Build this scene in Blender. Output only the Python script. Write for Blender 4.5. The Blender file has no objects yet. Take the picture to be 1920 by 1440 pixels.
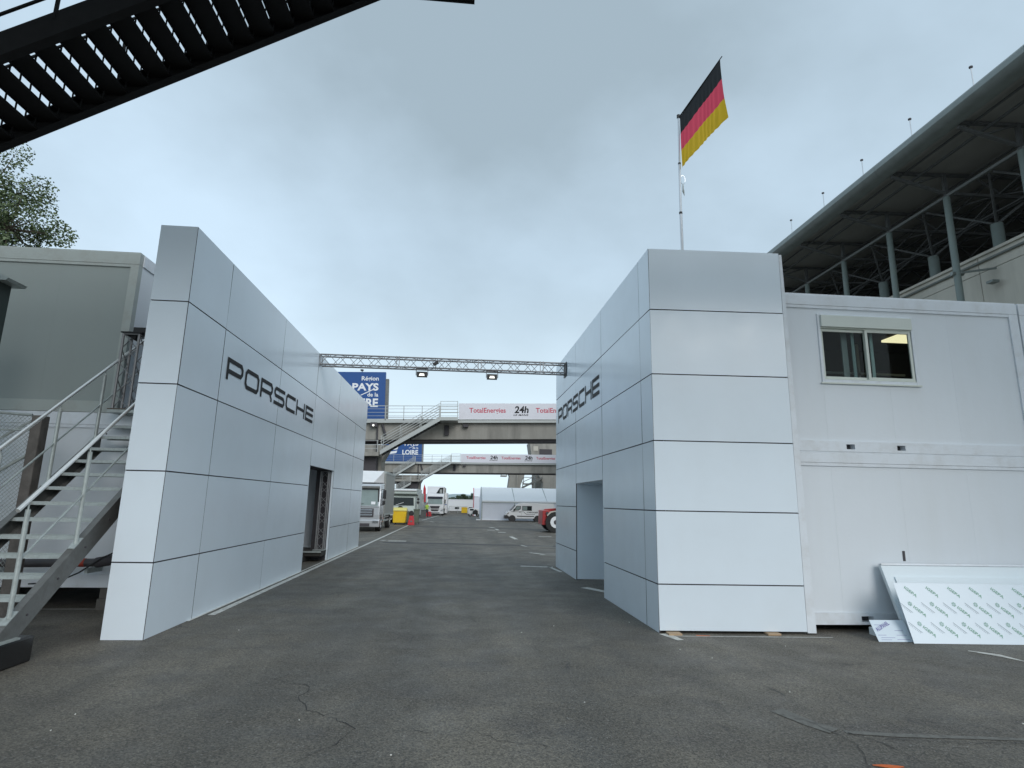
import bpy, bmesh, math, random
from mathutils import Vector, Matrix, Euler
from math import sin, cos, pi, radians, atan, atan2, sqrt
random.seed(7)
sc = bpy.context.scene
COL = sc.collection

# ------------------------------------------------------------------ camera
cam_d = bpy.data.cameras.new('camera')
cam_d.sensor_width = 36.0
cam_d.lens = 36.0 * 1093.3 / 1920.0
cam_d.clip_start = 0.05
cam_d.clip_end = 3000
cam = bpy.data.objects.new('camera', cam_d)
COL.objects.link(cam)
yaw, pitch, roll = -0.0810, 0.1997, 0.0185
F = Vector((-sin(yaw) * cos(pitch), cos(yaw) * cos(pitch), sin(pitch)))
R0 = Vector((cos(yaw), sin(yaw), 0))
U0 = R0.cross(F)
Rv = R0 * cos(roll) + U0 * sin(roll)
Uv = U0 * cos(roll) - R0 * sin(roll)
m = Matrix((Rv, Uv, -F)).transposed().to_4x4()
m.translation = Vector((0, 0, 1.8))
cam.matrix_world = m
sc.camera = cam

# ------------------------------------------------------------------ sky, sun, exposure
SUN_DIR = Vector((0.42, -1.0, 0.64)).normalized()      # towards the sun, behind the clouds
sun_el = math.asin(SUN_DIR.z)
sun_az = atan2(SUN_DIR.x, SUN_DIR.y)
world = bpy.data.worlds.new('World')
sc.world = world
world.use_nodes = True
wn = world.node_tree.nodes
wl = world.node_tree.links
for n in list(wn):
    wn.remove(n)


def wnode(t, **k):
    n = wn.new(t)
    for a, b in k.items():
        setattr(n, a, b)
    return n


out = wnode('ShaderNodeOutputWorld')
bg = wnode('ShaderNodeBackground')
bg.inputs['Strength'].default_value = 0.1
sky = wnode('ShaderNodeTexSky', sky_type='NISHITA', sun_disc=False)
sky.sun_elevation = sun_el
sky.sun_rotation = sun_az
sky.air_density = 1.0
sky.dust_density = 3.0
tc = wnode('ShaderNodeTexCoord')
sep = wnode('ShaderNodeSeparateXYZ')
wl.new(tc.outputs['Generated'], sep.inputs[0])
zc = wnode('ShaderNodeMath', operation='MAXIMUM')
zc.inputs[1].default_value = 0.0
wl.new(sep.outputs['Z'], zc.inputs[0])
za = wnode('ShaderNodeMath', operation='ADD')
za.inputs[1].default_value = 0.55
wl.new(zc.outputs[0], za.inputs[0])
dx = wnode('ShaderNodeMath', operation='DIVIDE')
dy = wnode('ShaderNodeMath', operation='DIVIDE')
wl.new(sep.outputs['X'], dx.inputs[0]); wl.new(za.outputs[0], dx.inputs[1])
wl.new(sep.outputs['Y'], dy.inputs[0]); wl.new(za.outputs[0], dy.inputs[1])
cmb = wnode('ShaderNodeCombineXYZ')
wl.new(dx.outputs[0], cmb.inputs[0]); wl.new(dy.outputs[0], cmb.inputs[1])
cmb.inputs[2].default_value = 2.1
nz = wnode('ShaderNodeTexNoise')
nz.inputs['Scale'].default_value = 0.95
nz.inputs['Detail'].default_value = 7.0
nz.inputs['Roughness'].default_value = 0.52
nz.inputs['Distortion'].default_value = 0.1
wl.new(cmb.outputs[0], nz.inputs['Vector'])
cr = wnode('ShaderNodeValToRGB')
cr.color_ramp.elements[0].position = 0.37
cr.color_ramp.elements[0].color = (0.250, 0.318, 0.368, 1)
cr.color_ramp.elements[1].position = 0.64
cr.color_ramp.elements[1].color = (0.430, 0.545, 0.648, 1)
wl.new(nz.outputs['Fac'], cr.inputs['Fac'])
# paler towards the horizon, as in the photograph
hr = wnode('ShaderNodeValToRGB')
hr.color_ramp.elements[0].position = 0.0
hr.color_ramp.elements[0].color = (1, 1, 1, 1)
hr.color_ramp.elements[1].position = 0.42
hr.color_ramp.elements[1].color = (0, 0, 0, 1)
hr.color_ramp.interpolation = 'EASE'
wl.new(sep.outputs['Z'], hr.inputs['Fac'])
mh = wnode('ShaderNodeMix', data_type='RGBA')
wl.new(hr.outputs['Color'], mh.inputs['Factor'])
wl.new(cr.outputs['Color'], mh.inputs['A'])
mh.inputs['B'].default_value = (0.55, 0.665, 0.735, 1)
sc10 = wnode('ShaderNodeVectorMath', operation='SCALE')
sc10.inputs['Scale'].default_value = 10.0
wl.new(mh.outputs['Result'], sc10.inputs[0])
mx = wnode('ShaderNodeMix', data_type='RGBA')
mx.inputs['Factor'].default_value = 0.94
wl.new(sky.outputs[0], mx.inputs['A'])
wl.new(sc10.outputs[0], mx.inputs['B'])
wl.new(mx.outputs['Result'], bg.inputs['Color'])
wl.new(bg.outputs[0], out.inputs[0])

sun_d = bpy.data.lights.new('sun', 'SUN')
sun_d.energy = 1.05
sun_d.angle = radians(35)
sun_d.color = (1.0, 0.975, 0.95)
sun = bpy.data.objects.new('sun', sun_d)
COL.objects.link(sun)
sun.rotation_euler = SUN_DIR.to_track_quat('Z', 'Y').to_euler()

sc.view_settings.view_transform = 'Standard'
sc.view_settings.look = 'None'
sc.view_settings.exposure = 0.66
sc.view_settings.gamma = 1.0
sc.view_settings.use_curve_mapping = False
sc.cycles.max_bounces = 6
sc.cycles.transparent_max_bounces = 24


# ------------------------------------------------------------------ materials
def mat(name, col, rough=0.6, metal=0.0, var=0.08, scale=3.0, bump=0.0, bscale=40.0, spec=0.5,
        dirt=None, dirt_amt=0.0, dirt_scale=1.5, emit=None, obj_var=0.0, streak=False):
    M = bpy.data.materials.new(name)
    M.use_nodes = True
    nt = M.node_tree
    N, L = nt.nodes, nt.links
    p = N['Principled BSDF']
    p.inputs['Roughness'].default_value = rough
    p.inputs['Metallic'].default_value = metal
    p.inputs['Specular IOR Level'].default_value = spec
    tcn = N.new('ShaderNodeTexCoord')
    nn = N.new('ShaderNodeTexNoise')
    nn.inputs['Scale'].default_value = scale
    nn.inputs['Detail'].default_value = 6
    L.new(tcn.outputs['Object'], nn.inputs['Vector'])
    mixn = N.new('ShaderNodeMix'); mixn.data_type = 'RGBA'
    c = Vector(col[:3])
    mixn.inputs['A'].default_value = (*(c * (1 - var)), 1)
    mixn.inputs['B'].default_value = (*(c * (1 + var)), 1)
    L.new(nn.outputs['Fac'], mixn.inputs['Factor'])
    last = mixn.outputs['Result']
    if dirt:
        dn = N.new('ShaderNodeTexNoise')
        dn.inputs['Scale'].default_value = dirt_scale
        dn.inputs['Detail'].default_value = 8
        dn.inputs['Roughness'].default_value = 0.65
        if streak:
            mp = N.new('ShaderNodeMapping')
            mp.inputs['Scale'].default_value = (1, 1, 0.12)
            L.new(tcn.outputs['Object'], mp.inputs['Vector'])
            L.new(mp.outputs[0], dn.inputs['Vector'])
        else:
            L.new(tcn.outputs['Object'], dn.inputs['Vector'])
        rp = N.new('ShaderNodeValToRGB')
        rp.color_ramp.elements[0].position = 0.45
        rp.color_ramp.elements[1].position = 0.75
        rp.color_ramp.elements[0].color = (0, 0, 0, 1)
        rp.color_ramp.elements[1].color = (dirt_amt,) * 3 + (1,)
        L.new(dn.outputs['Fac'], rp.inputs['Fac'])
        dm = N.new('ShaderNodeMix'); dm.data_type = 'RGBA'
        L.new(rp.outputs['Color'], dm.inputs['Factor'])
        L.new(last, dm.inputs['A'])
        dm.inputs['B'].default_value = (*dirt, 1)
        last = dm.outputs['Result']
    if obj_var:
        oi = N.new('ShaderNodeObjectInfo')
        mr = N.new('ShaderNodeMapRange')
        mr.inputs['To Min'].default_value = 1 - obj_var
        mr.inputs['To Max'].default_value = 1 + obj_var
        L.new(oi.outputs['Random'], mr.inputs['Value'])
        sv = N.new('ShaderNodeVectorMath'); sv.operation = 'SCALE'
        L.new(last, sv.inputs[0]); L.new(mr.outputs[0], sv.inputs['Scale'])
        last = sv.outputs[0]
    L.new(last, p.inputs['Base Color'])
    if bump:
        bn = N.new('ShaderNodeTexNoise')
        bn.inputs['Scale'].default_value = bscale
        bn.inputs['Detail'].default_value = 4
        L.new(tcn.outputs['Object'], bn.inputs['Vector'])
        bp = N.new('ShaderNodeBump')
        bp.inputs['Strength'].default_value = bump
        bp.inputs['Distance'].default_value = 0.02
        L.new(bn.outputs['Fac'], bp.inputs['Height'])
        L.new(bp.outputs[0], p.inputs['Normal'])
    if emit:
        p.inputs['Emission Color'].default_value = (*emit[0], 1)
        p.inputs['Emission Strength'].default_value = emit[1]
    return M


def asphalt_mat():
    M = bpy.data.materials.new('asphalt')
    M.use_nodes = True
    N, L = M.node_tree.nodes, M.node_tree.links
    p = N['Principled BSDF']
    t = N.new('ShaderNodeTexCoord')

    def noise(s, d=4, r=0.5, vec=None):
        n = N.new('ShaderNodeTexNoise')
        n.inputs['Scale'].default_value = s
        n.inputs['Detail'].default_value = d
        n.inputs['Roughness'].default_value = r
        L.new(vec if vec else t.outputs['Object'], n.inputs['Vector'])
        return n.outputs['Fac']

    def ramp(f, a, b, ca=(0, 0, 0, 1), cb=(1, 1, 1, 1)):
        r = N.new('ShaderNodeValToRGB')
        r.color_ramp.elements[0].position = a
        r.color_ramp.elements[1].position = b
        r.color_ramp.elements[0].color = ca
        r.color_ramp.elements[1].color = cb
        L.new(f, r.inputs['Fac'])
        return r.outputs['Color']

    def mix(f, a, b, mode='MIX', fv=None):
        m_ = N.new('ShaderNodeMix'); m_.data_type = 'RGBA'; m_.blend_type = mode
        if f is None:
            m_.inputs['Factor'].default_value = fv
        else:
            L.new(f, m_.inputs['Factor'])
        for k, v in (('A', a), ('B', b)):
            if isinstance(v, tuple):
                m_.inputs[k].default_value = v
            else:
                L.new(v, m_.inputs[k])
        return m_.outputs['Result']
    base = mix(ramp(noise(0.35, 5, 0.6), 0.35, 0.68), (0.092, 0.085, 0.073, 1), (0.176, 0.160, 0.131, 1))
    # blotches of polished bitumen and dust
    base = mix(ramp(noise(1.1, 6, 0.62), 0.50, 0.72), base, (0.076, 0.071, 0.067, 1))
    base = mix(ramp(noise(0.75, 4, 0.5), 0.60, 0.82), base, (0.150, 0.140, 0.120, 1))
    # tyre-worn lanes run along the road
    mp = N.new('ShaderNodeMapping'); mp.inputs['Scale'].default_value = (1.3, 0.05, 1)
    L.new(t.outputs['Object'], mp.inputs['Vector'])
    base = mix(ramp(noise(1.0, 3, 0.5, mp.outputs[0]), 0.42, 0.72), base, (0.085, 0.079, 0.068, 1))
    # aggregate
    v = N.new('ShaderNodeTexVoronoi'); v.inputs['Scale'].default_value = 85
    L.new(t.outputs['Object'], v.inputs['Vector'])
    vs = N.new('ShaderNodeSeparateColor'); L.new(v.outputs['Color'], vs.inputs[0])
    ag = ramp(vs.outputs[0], 0.0, 1.0, (0.46, 0.46, 0.46, 1), (1.66, 1.64, 1.58, 1))
    base = mix(None, base, ag, 'MULTIPLY', 0.9)
    g = ramp(noise(38, 5, 0.75), 0.3, 0.72, (0.60, 0.60, 0.60, 1), (1.44, 1.44, 1.42, 1))
    base = mix(None, base, g, 'MULTIPLY', 0.85)
    spk = ramp(vs.outputs[1], 0.975, 0.995)
    base = mix(spk, base, (0.22, 0.21, 0.19, 1))
    # hairline cracks in some places only
    dn = N.new('ShaderNodeTexNoise'); dn.inputs['Scale'].default_value = 2.2; dn.inputs['Detail'].default_value = 5
    L.new(t.outputs['Object'], dn.inputs['Vector'])
    ad = N.new('ShaderNodeVectorMath'); ad.operation = 'MULTIPLY_ADD'
    L.new(dn.outputs['Color'], ad.inputs[0]); ad.inputs[1].default_value = (0.5, 0.5, 0); L.new(t.outputs['Object'], ad.inputs[2])
    vc = N.new('ShaderNodeTexVoronoi'); vc.feature = 'DISTANCE_TO_EDGE'; vc.inputs['Scale'].default_value = 0.55
    L.new(ad.outputs[0], vc.inputs['Vector'])
    ck = ramp(vc.outputs['Distance'], 0.0, 0.007, (1, 1, 1, 1), (0, 0, 0, 1))
    msk = ramp(noise(0.8, 3, 0.6), 0.55, 0.64)
    ckm = mix(None, ck, msk, 'MULTIPLY', 1.0)
    base = mix(ckm, base, (0.050, 0.048, 0.047, 1))
    L.new(base, p.inputs['Base Color'])
    rr = ramp(noise(1.6, 4, 0.6), 0.3, 0.8, (0.50, 0.50, 0.50, 1), (0.82, 0.82, 0.82, 1))
    L.new(rr, p.inputs['Roughness'])
    p.inputs['Specular IOR Level'].default_value = 0.5
    b = N.new('ShaderNodeBump'); b.inputs['Strength'].default_value = 0.55; b.inputs['Distance'].default_value = 0.006
    L.new(v.outputs['Distance'], b.inputs['Height'])
    b2 = N.new('ShaderNodeBump'); b2.inputs['Strength'].default_value = 0.35; b2.inputs['Distance'].default_value = 0.02
    L.new(noise(14, 5, 0.7), b2.inputs['Height']); L.new(b.outputs[0], b2.inputs['Normal'])
    L.new(b2.outputs[0], p.inputs['Normal'])
    return M


def glass_mat(name, tint=(0.8, 0.85, 0.85), fac=0.12):
    M = bpy.data.materials.new(name); M.use_nodes = True
    N, L = M.node_tree.nodes, M.node_tree.links
    for n in list(N):
        if n.type != 'OUTPUT_MATERIAL':
            N.remove(n)
    o = [n for n in N if n.type == 'OUTPUT_MATERIAL'][0]
    tr = N.new('ShaderNodeBsdfTransparent'); tr.inputs[0].default_value = (*tint, 1)
    gl = N.new('ShaderNodeBsdfGlossy'); gl.inputs['Roughness'].default_value = 0.03
    fr = N.new('ShaderNodeFresnel'); fr.inputs[0].default_value = 1.22
    mx_ = N.new('ShaderNodeMixShader')
    L.new(fr.outputs[0], mx_.inputs[0]); L.new(tr.outputs[0], mx_.inputs[1]); L.new(gl.outputs[0], mx_.inputs[2])
    L.new(mx_.outputs[0], o.inputs[0])
    return M


ASPH = asphalt_mat()
PANEL = mat('white_composite_panel', (0.715, 0.795, 0.86), 0.16, 0.0, 0.03, 1.2, 0.03, 2.2, 0.5, obj_var=0.025,
            dirt=(0.5, 0.51, 0.5), dirt_amt=0.10, dirt_scale=0.9)
def rough_var(M, lo, hi, scale):
    N, L = M.node_tree.nodes, M.node_tree.links
    t = N.new('ShaderNodeTexCoord'); n = N.new('ShaderNodeTexNoise'); n.inputs['Scale'].default_value = scale; n.inputs['Detail'].default_value = 6
    n.inputs['Roughness'].default_value = 0.65
    q = N.new('ShaderNodeMapRange'); q.inputs['From Min'].default_value = .35; q.inputs['From Max'].default_value = .68
    q.inputs['To Min'].default_value = lo; q.inputs['To Max'].default_value = hi
    L.new(t.outputs['Object'], n.inputs['Vector']); L.new(n.outputs['Fac'], q.inputs['Value']); L.new(q.outputs[0], N['Principled BSDF'].inputs['Roughness'])


rough_var(PANEL, 0.20, 0.27, 2.2)
JOINT = mat('panel_core_dark', (0.060, 0.056, 0.062), 0.8)
CONT_W = mat('container_white_paint', (0.685, 0.73, 0.77), 0.42, 0, 0.025, 2.0, 0.10, 7.0, obj_var=0.012,
             dirt=(0.50, 0.50, 0.46), dirt_amt=0.14, dirt_scale=1.6, streak=True)
CONT_F = mat('container_frame_white', (0.70, 0.745, 0.79), 0.4, 0, 0.03, 3.0, dirt=(0.40, 0.38, 0.34), dirt_amt=0.40, dirt_scale=3)
CONT_G = mat('container_grey_panel', (0.285, 0.322, 0.310), 0.5, 0, 0.03, 2.0, 0.10, 7.0, obj_var=0.015,
             dirt=(0.27, 0.29, 0.27), dirt_amt=0.3, dirt_scale=1.4, streak=True)
CONT_GF = mat('container_frame_grey', (0.385, 0.425, 0.405), 0.45, 0, 0.05, 4.0, dirt=(0.27, 0.25, 0.22), dirt_amt=0.5, dirt_scale=4)
LETTER = mat('lettering_charcoal', (0.018, 0.018, 0.020), 0.55, spec=0.2)
ALU = mat('aluminium_tube', (0.60, 0.61, 0.62), 0.32, 0.85, 0.08, 12)
TRALU = mat('dull_truss_aluminium', (0.26, 0.26, 0.265), 0.5, 0.5, 0.1, 10)
GALV = mat('galvanised_steel', (0.42, 0.465, 0.455), 0.45, 0.35, 0.18, 14, 0.1, 60, dirt=(0.24, 0.25, 0.24), dirt_amt=0.6, dirt_scale=10)
STAINL = mat('polished_handrail', (0.86, 0.86, 0.83), 0.3, 0.6, 0.05, 20)
STRINGER = mat('weathered_stringer_steel', (0.17, 0.175, 0.17), 0.5, 0.4, 0.2, 9, 0.15, 50, dirt=(0.10, 0.095, 0.085), dirt_amt=0.7, dirt_scale=5)
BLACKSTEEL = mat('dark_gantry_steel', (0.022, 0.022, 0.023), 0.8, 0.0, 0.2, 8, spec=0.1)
BLACKPLAS = mat('black_plastic', (0.018, 0.018, 0.019), 0.5, 0, 0.2, 10)
CONC = mat('concrete', (0.31, 0.30, 0.272), 0.85, 0, 0.12, 1.2, 0.25, 12, dirt=(0.12, 0.115, 0.105), dirt_amt=0.7, dirt_scale=0.7, streak=True)
COLD = mat('beam_paint', (0.15, 0.16, 0.155), 0.6)
CONC_L = mat('concrete_pale', (0.50, 0.48, 0.42), 0.85, 0, 0.06, 0.8, 0.15, 9, dirt=(0.27, 0.255, 0.22), dirt_amt=0.6, dirt_scale=0.6, streak=True)
PIPEM = mat('dark_pipe', (0.06, 0.058, 0.062), 0.5)
POSTC = mat('weathered_post', (0.105, 0.096, 0.088), 0.9, 0, 0.35, 7, 0.4, 30, dirt=(0.19, 0.175, 0.16), dirt_amt=0.6, dirt_scale=6)
WHITE = mat('white_paint', (0.74, 0.76, 0.78), 0.4, 0, 0.03, 3)
WHITE_GLOSS = mat('white_vehicle_paint', (0.74, 0.75, 0.76), 0.22, 0, 0.03, 3, dirt=(0.5, 0.5, 0.48), dirt_amt=0.25)
SILVER = mat('silver_vehicle_paint', (0.55, 0.57, 0.59), 0.25, 0.45, 0.05, 3)
GREYBOX = mat('grey_box_body', (0.30, 0.315, 0.30), 0.5, 0, 0.05, 1.5, dirt=(0.2, 0.2, 0.19), dirt_amt=0.4)
GREENBOX = mat('pale_green_coachwork', (0.44, 0.50, 0.47), 0.4, 0, 0.05, 2)
GLASSD = mat('vehicle_glass', (0.020, 0.026, 0.026), 0.12, 0, 0.4, 3, spec=0.35)
GLASSL = mat('pale_vehicle_glass', (0.22, 0.28, 0.27), 0.08, 0, 0.3, 2, spec=0.8)
RUBBER = mat('tyre_rubber', (0.022, 0.022, 0.022), 0.8, 0, 0.2, 20)
CHROME = mat('bright_trim', (0.72, 0.73, 0.74), 0.15, 0.9)
YELLOW = mat('yellow_plastic', (0.74, 0.50, 0.015), 0.4, 0, 0.08, 6, dirt=(0.75, 0.33, 0.03), dirt_amt=0.6, dirt_scale=5)
YELLOWL = mat('pale_yellow_lid', (0.76, 0.68, 0.22), 0.4)
RED = mat('red_plastic', (0.50, 0.025, 0.035), 0.4, 0, 0.1, 6)
REDM = mat('red_machine_paint', (0.36, 0.028, 0.03), 0.35, 0, 0.12, 5, dirt=(0.25, 0.08, 0.06), dirt_amt=0.5, dirt_scale=5)
BLUE = mat('blue_billboard', (0.006, 0.066, 0.245), 0.45, 0, 0.06, 0.8)
TENTW = mat('marquee_roof_pvc', (0.88, 0.90, 0.92), 0.4, 0, 0.02, 1.0, 0.15, 1.4)
TENTS = mat('marquee_side_pvc', (0.76, 0.80, 0.88), 0.45, 0, 0.03, 1.0, 0.3, 1.6)
BANNER = mat('banner_print', (0.66, 0.66, 0.71), 0.5, 0, 0.02, 1.0)
PINK = mat('banner_red_print', (0.50, 0.05, 0.09), 0.5)
ROADW = mat('road_paint', (0.60, 0.60, 0.56), 0.7, 0, 0.15, 9, dirt=(0.12, 0.115, 0.10), dirt_amt=0.75, dirt_scale=11)
ROADG = mat('worn_marking', (0.165, 0.165, 0.15), 0.8, 0, 0.25, 12, dirt=(0.075, 0.07, 0.062), dirt_amt=1.0, dirt_scale=13)
ORANGE = mat('orange_spray', (0.65, 0.13, 0.02), 0.6, 0, 0.2, 15)
CRACKM = mat('crack_bitumen', (0.036, 0.034, 0.034), 0.7)
SEAMM = mat('tar_seam', (0.038, 0.037, 0.036), 0.6, 0, 0.3, 3)
EAVE = mat('roof_fascia_metal', (0.20, 0.225, 0.215), 0.4, 0.3, 0.08, 1.0, dirt=(0.13, 0.14, 0.13), dirt_amt=0.5)
SOFFIT = mat('roof_soffit_sheet', (0.28, 0.28, 0.26), 0.7, 0, 0.18, 0.8)
TRUSSD = mat('roof_truss_steel', (0.11, 0.115, 0.115), 0.6, 0.2, 0.2, 4)
COLG = mat('pale_green_column_paint', (0.165, 0.205, 0.195), 0.55, 0, 0.15, 2, dirt=(0.16, 0.18, 0.16), dirt_amt=0.6, dirt_scale=2)
WINF = mat('window_frame_cream', (0.62, 0.66, 0.60), 0.4)
SHUT = mat('shutter_box_cream', (0.62, 0.66, 0.61), 0.45)
STUD = mat('pale_green_profile', (0.42, 0.56, 0.53), 0.4)
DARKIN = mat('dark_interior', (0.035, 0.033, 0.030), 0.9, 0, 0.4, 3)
LIGHTP = mat('ceiling_light_glow', (0.9, 0.85, 0.6), 0.5, emit=((1.0, 0.86, 0.52), 0.85))
LENS = mat('floodlight_lens', (0.85, 0.85, 0.78), 0.2, emit=((1.0, 0.97, 0.88), 0.7))
SHEETB = mat('protective_film_blue_white', (0.64, 0.73, 0.80), 0.3, 0, 0.02, 2, 0.06, 3)
SHEETW = mat('foam_board_white', (0.68, 0.76, 0.80), 0.5, 0, 0.03, 2)
GREENP = mat('green_print', (0.19, 0.38, 0.29), 0.5)
GREENPL = mat('pale_green_print', (0.30, 0.47, 0.42), 0.5)
GREYP = mat('grey_print', (0.36, 0.43, 0.47), 0.5)
VIOLETP = mat('violet_print', (0.20, 0.19, 0.42), 0.5)
WOOD = mat('raw_timber', (0.42, 0.30, 0.19), 0.8, 0, 0.15, 8)
BARK = mat('tree_bark', (0.10, 0.08, 0.06), 0.9, 0, 0.3, 6, 0.4, 20)
FBLACK = mat('flag_black', (0.020, 0.022, 0.024), 0.75)
FRED = mat('flag_red', (0.88, 0.085, 0.15), 0.75)
FGOLD = mat('flag_gold', (0.82, 0.53, 0.02), 0.75)
WINGL = glass_mat('window_glass')
BLOCKM = mat('concrete_block', (0.12, 0.115, 0.105), 0.9, 0, 0.2, 9, 0.4, 40)
LIME = mat('lime_vest', (0.50, 0.72, 0.08), 0.6)
SKINM = mat('skin', (0.45, 0.28, 0.20), 0.6)
NAVY = mat('dark_trousers', (0.03, 0.035, 0.05), 0.8)
HILL = mat('hazy_hill', (0.30, 0.37, 0.38), 0.9)
SEAM2 = mat('old_tar_band', (0.075, 0.072, 0.066), 0.7, 0, 0.3, 2)
STRIP = mat('white_base_strip', (0.62, 0.62, 0.58), 0.6, 0, 0.08, 8, dirt=(0.35, 0.34, 0.31), dirt_amt=0.5, dirt_scale=7)


def leaf_mat(name, a, b):
    M = mat(name, a, 0.6, 0, 0.25, 1.2)
    N, L = M.node_tree.nodes, M.node_tree.links
    p = N['Principled BSDF']
    old = p.inputs['Base Color'].links[0].from_socket
    g = N.new('ShaderNodeNewGeometry')
    mm = N.new('ShaderNodeMix'); mm.data_type = 'RGBA'
    L.new(g.outputs['Random Per Island'], mm.inputs['Factor'])
    L.new(old, mm.inputs['A'])
    mm.inputs['B'].default_value = (*b, 1)
    L.new(mm.outputs['Result'], p.inputs['Base Color'])
    p.inputs['Subsurface Weight'].default_value = 0.0
    return M


LEAF = leaf_mat('leaf_green', (0.050, 0.085, 0.035), (0.13, 0.17, 0.075))
LEAFD = leaf_mat('far_leaf_green', (0.045, 0.075, 0.045), (0.075, 0.11, 0.065))


# ------------------------------------------------------------------ mesh helper
class MB:
    def __init__(s):
        s.v = []; s.f = []; s.p = []

    def add(s, vs, fs):
        o = len(s.v)
        s.p.append((o, len(s.f)))
        s.v += [tuple(v) for v in vs]
        s.f += [tuple(i + o for i in f) for f in fs]
        return s

    def box(s, x0, x1, y0, y1, z0, z1):
        v = [(x0, y0, z0), (x1, y0, z0), (x1, y1, z0), (x0, y1, z0), (x0, y0, z1), (x1, y0, z1), (x1, y1, z1), (x0, y1, z1)]
        return s.add(v, [(0, 3, 2, 1), (4, 5, 6, 7), (0, 1, 5, 4), (1, 2, 6, 5), (2, 3, 7, 6), (3, 0, 4, 7)])

    def obox(s, o, u, v, w, u0, u1, v0, v1, w0, w1):
        o, u, v, w = map(Vector, (o, u, v, w))
        P = [o + u * a + v * b + w * c for c in (w0, w1) for a, b in ((u0, v0), (u1, v0), (u1, v1), (u0, v1))]
        return s.add(P, [(0, 3, 2, 1), (4, 5, 6, 7), (0, 1, 5, 4), (1, 2, 6, 5), (2, 3, 7, 6), (3, 0, 4, 7)])

    def bar(s, p0, p1, w, h=None, up=(0, 0, 1)):
        p0, p1 = Vector(p0), Vector(p1)
        d = (p1 - p0)
        L = d.length
        d.normalize()
        up = Vector(up)
        if abs(d.dot(up)) > 0.98:
            up = Vector((0, 1, 0))
        a = d.cross(up).normalized()
        b = a.cross(d).normalized()
        h = w if h is None else h
        return s.obox(p0, d, a, b, 0, L, -w / 2, w / 2, -h / 2, h / 2)

    def tube(s, p0, p1, r, n=8, r1=None, cap=True):
        p0, p1 = Vector(p0), Vector(p1)
        r1 = r if r1 is None else r1
        d = (p1 - p0).normalized()
        up = Vector((0, 0, 1)) if abs(d.z) < 0.95 else Vector((1, 0, 0))
        a = d.cross(up).normalized(); b = d.cross(a)
        P = []
        for q, rr in ((p0, r), (p1, r1)):
            for i in range(n):
                t = 2 * pi * i / n
                P.append(q + a * (cos(t) * rr) + b * (sin(t) * rr))
        fs = [(i, (i + 1) % n, n + (i + 1) % n, n + i) for i in range(n)]
        if cap:
            fs += [tuple(range(n - 1, -1, -1)), tuple(range(n, 2 * n))]
        return s.add(P, fs)

    def path(s, pts, r, n=6):
        for a, b in zip(pts[:-1], pts[1:]):
            s.tube(a, b, r, n)
        return s

    def prism(s, poly, axis, a0, a1):
        """poly in the two other axes, extruded along axis (0,1,2)"""
        n = len(poly)
        P = []
        for a in (a0, a1):
            for q in poly:
                c = list(q); c.insert(axis, a); P.append(c)
        fs = [(i, (i + 1) % n, n + (i + 1) % n, n + i) for i in range(n)]
        fs += [tuple(range(n - 1, -1, -1)), tuple(range(n, 2 * n))]
        return s.add(P, fs)

    def quad(s, *p):
        return s.add(p, [tuple(range(len(p)))])

    def wheel(s, c, r, w, n=20, axis=0):
        c = Vector(c)
        d = Vector((1, 0, 0)) if axis == 0 else Vector((0, 1, 0))
        return s.tube(c - d * w / 2, c + d * w / 2, r, n)


ROOT = {}
SPLIT = {'truss_member', 'web_member', 'strut', 'cross_brace', 'window_track', 'door_lining', 'yoke', 'bracket', 'fence_rail', 'fence_brace',
         'inner_frame', 'red_lettering', 'dark_lettering', 'white_lettering', 'emblem', 'green_lettering', 'round_emblems', 'window_frame', 'mirror', 'mirror_arm',
         'side_guard', 'castor', 'bin_wheel', 'support_frame', 'awning_frame', 'side_strip', 'wheel_arch', 'platform_rail', 'wall_slab', 'drain_pipe',
         'box_rail', 'corner_rail', 'edge_trim_bar', 'service_pipe', 'pole', 'collar', 'foot', 'bridge_rib', 'rafter', 'timber', 'printed_line', 'side_rail'}


def w2l(parent):
    p = parent
    while p is not None:
        if p.name in ROOT:
            return ROOT[p.name]
        p = p.parent
    return None


def part(name, mb, material, parent=None, world_space=True, smooth=False, bevel=0.0, mesh=None):
    if mesh is None and name in SPLIT and len(mb.p) > 1:
        last_ = None
        ends_ = mb.p[1:] + [(len(mb.v), len(mb.f))]
        for (v0_, f0_), (v1_, f1_) in zip(mb.p, ends_):
            m1_ = MB()
            m1_.v = mb.v[v0_:v1_]
            m1_.f = [tuple(i - v0_ for i in f) for f in mb.f[f0_:f1_]]
            m1_.p = [(0, 0)]
            last_ = part(name, m1_, material, parent, world_space, smooth, bevel)
        return last_
    if mesh is None:
        me = bpy.data.meshes.new(name)
        vs = mb.v
        mi = w2l(parent) if (parent is not None and world_space) else None
        if mi is not None:
            vs = [tuple(mi @ Vector(v)) for v in vs]
        me.from_pydata(vs, [], mb.f)
        bm = bmesh.new(); bm.from_mesh(me)
        bmesh.ops.recalc_face_normals(bm, faces=bm.faces)
        bm.to_mesh(me); bm.free()
        me.materials.append(material)
        if smooth:
            me.polygons.foreach_set('use_smooth', [True] * len(me.polygons))
    else:
        me = mesh
    o = bpy.data.objects.new(name, me)
    COL.objects.link(o)
    if parent is not None:
        o.parent = parent
    if bevel:
        b = o.modifiers.new('bevel', 'BEVEL'); b.width = bevel; b.segments = 2; b.limit_method = 'ANGLE'
    if smooth:
        try:
            e = o.modifiers.new('edges', 'EDGE_SPLIT'); e.split_angle = radians(35)
        except Exception:
            pass
    return o


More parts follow.
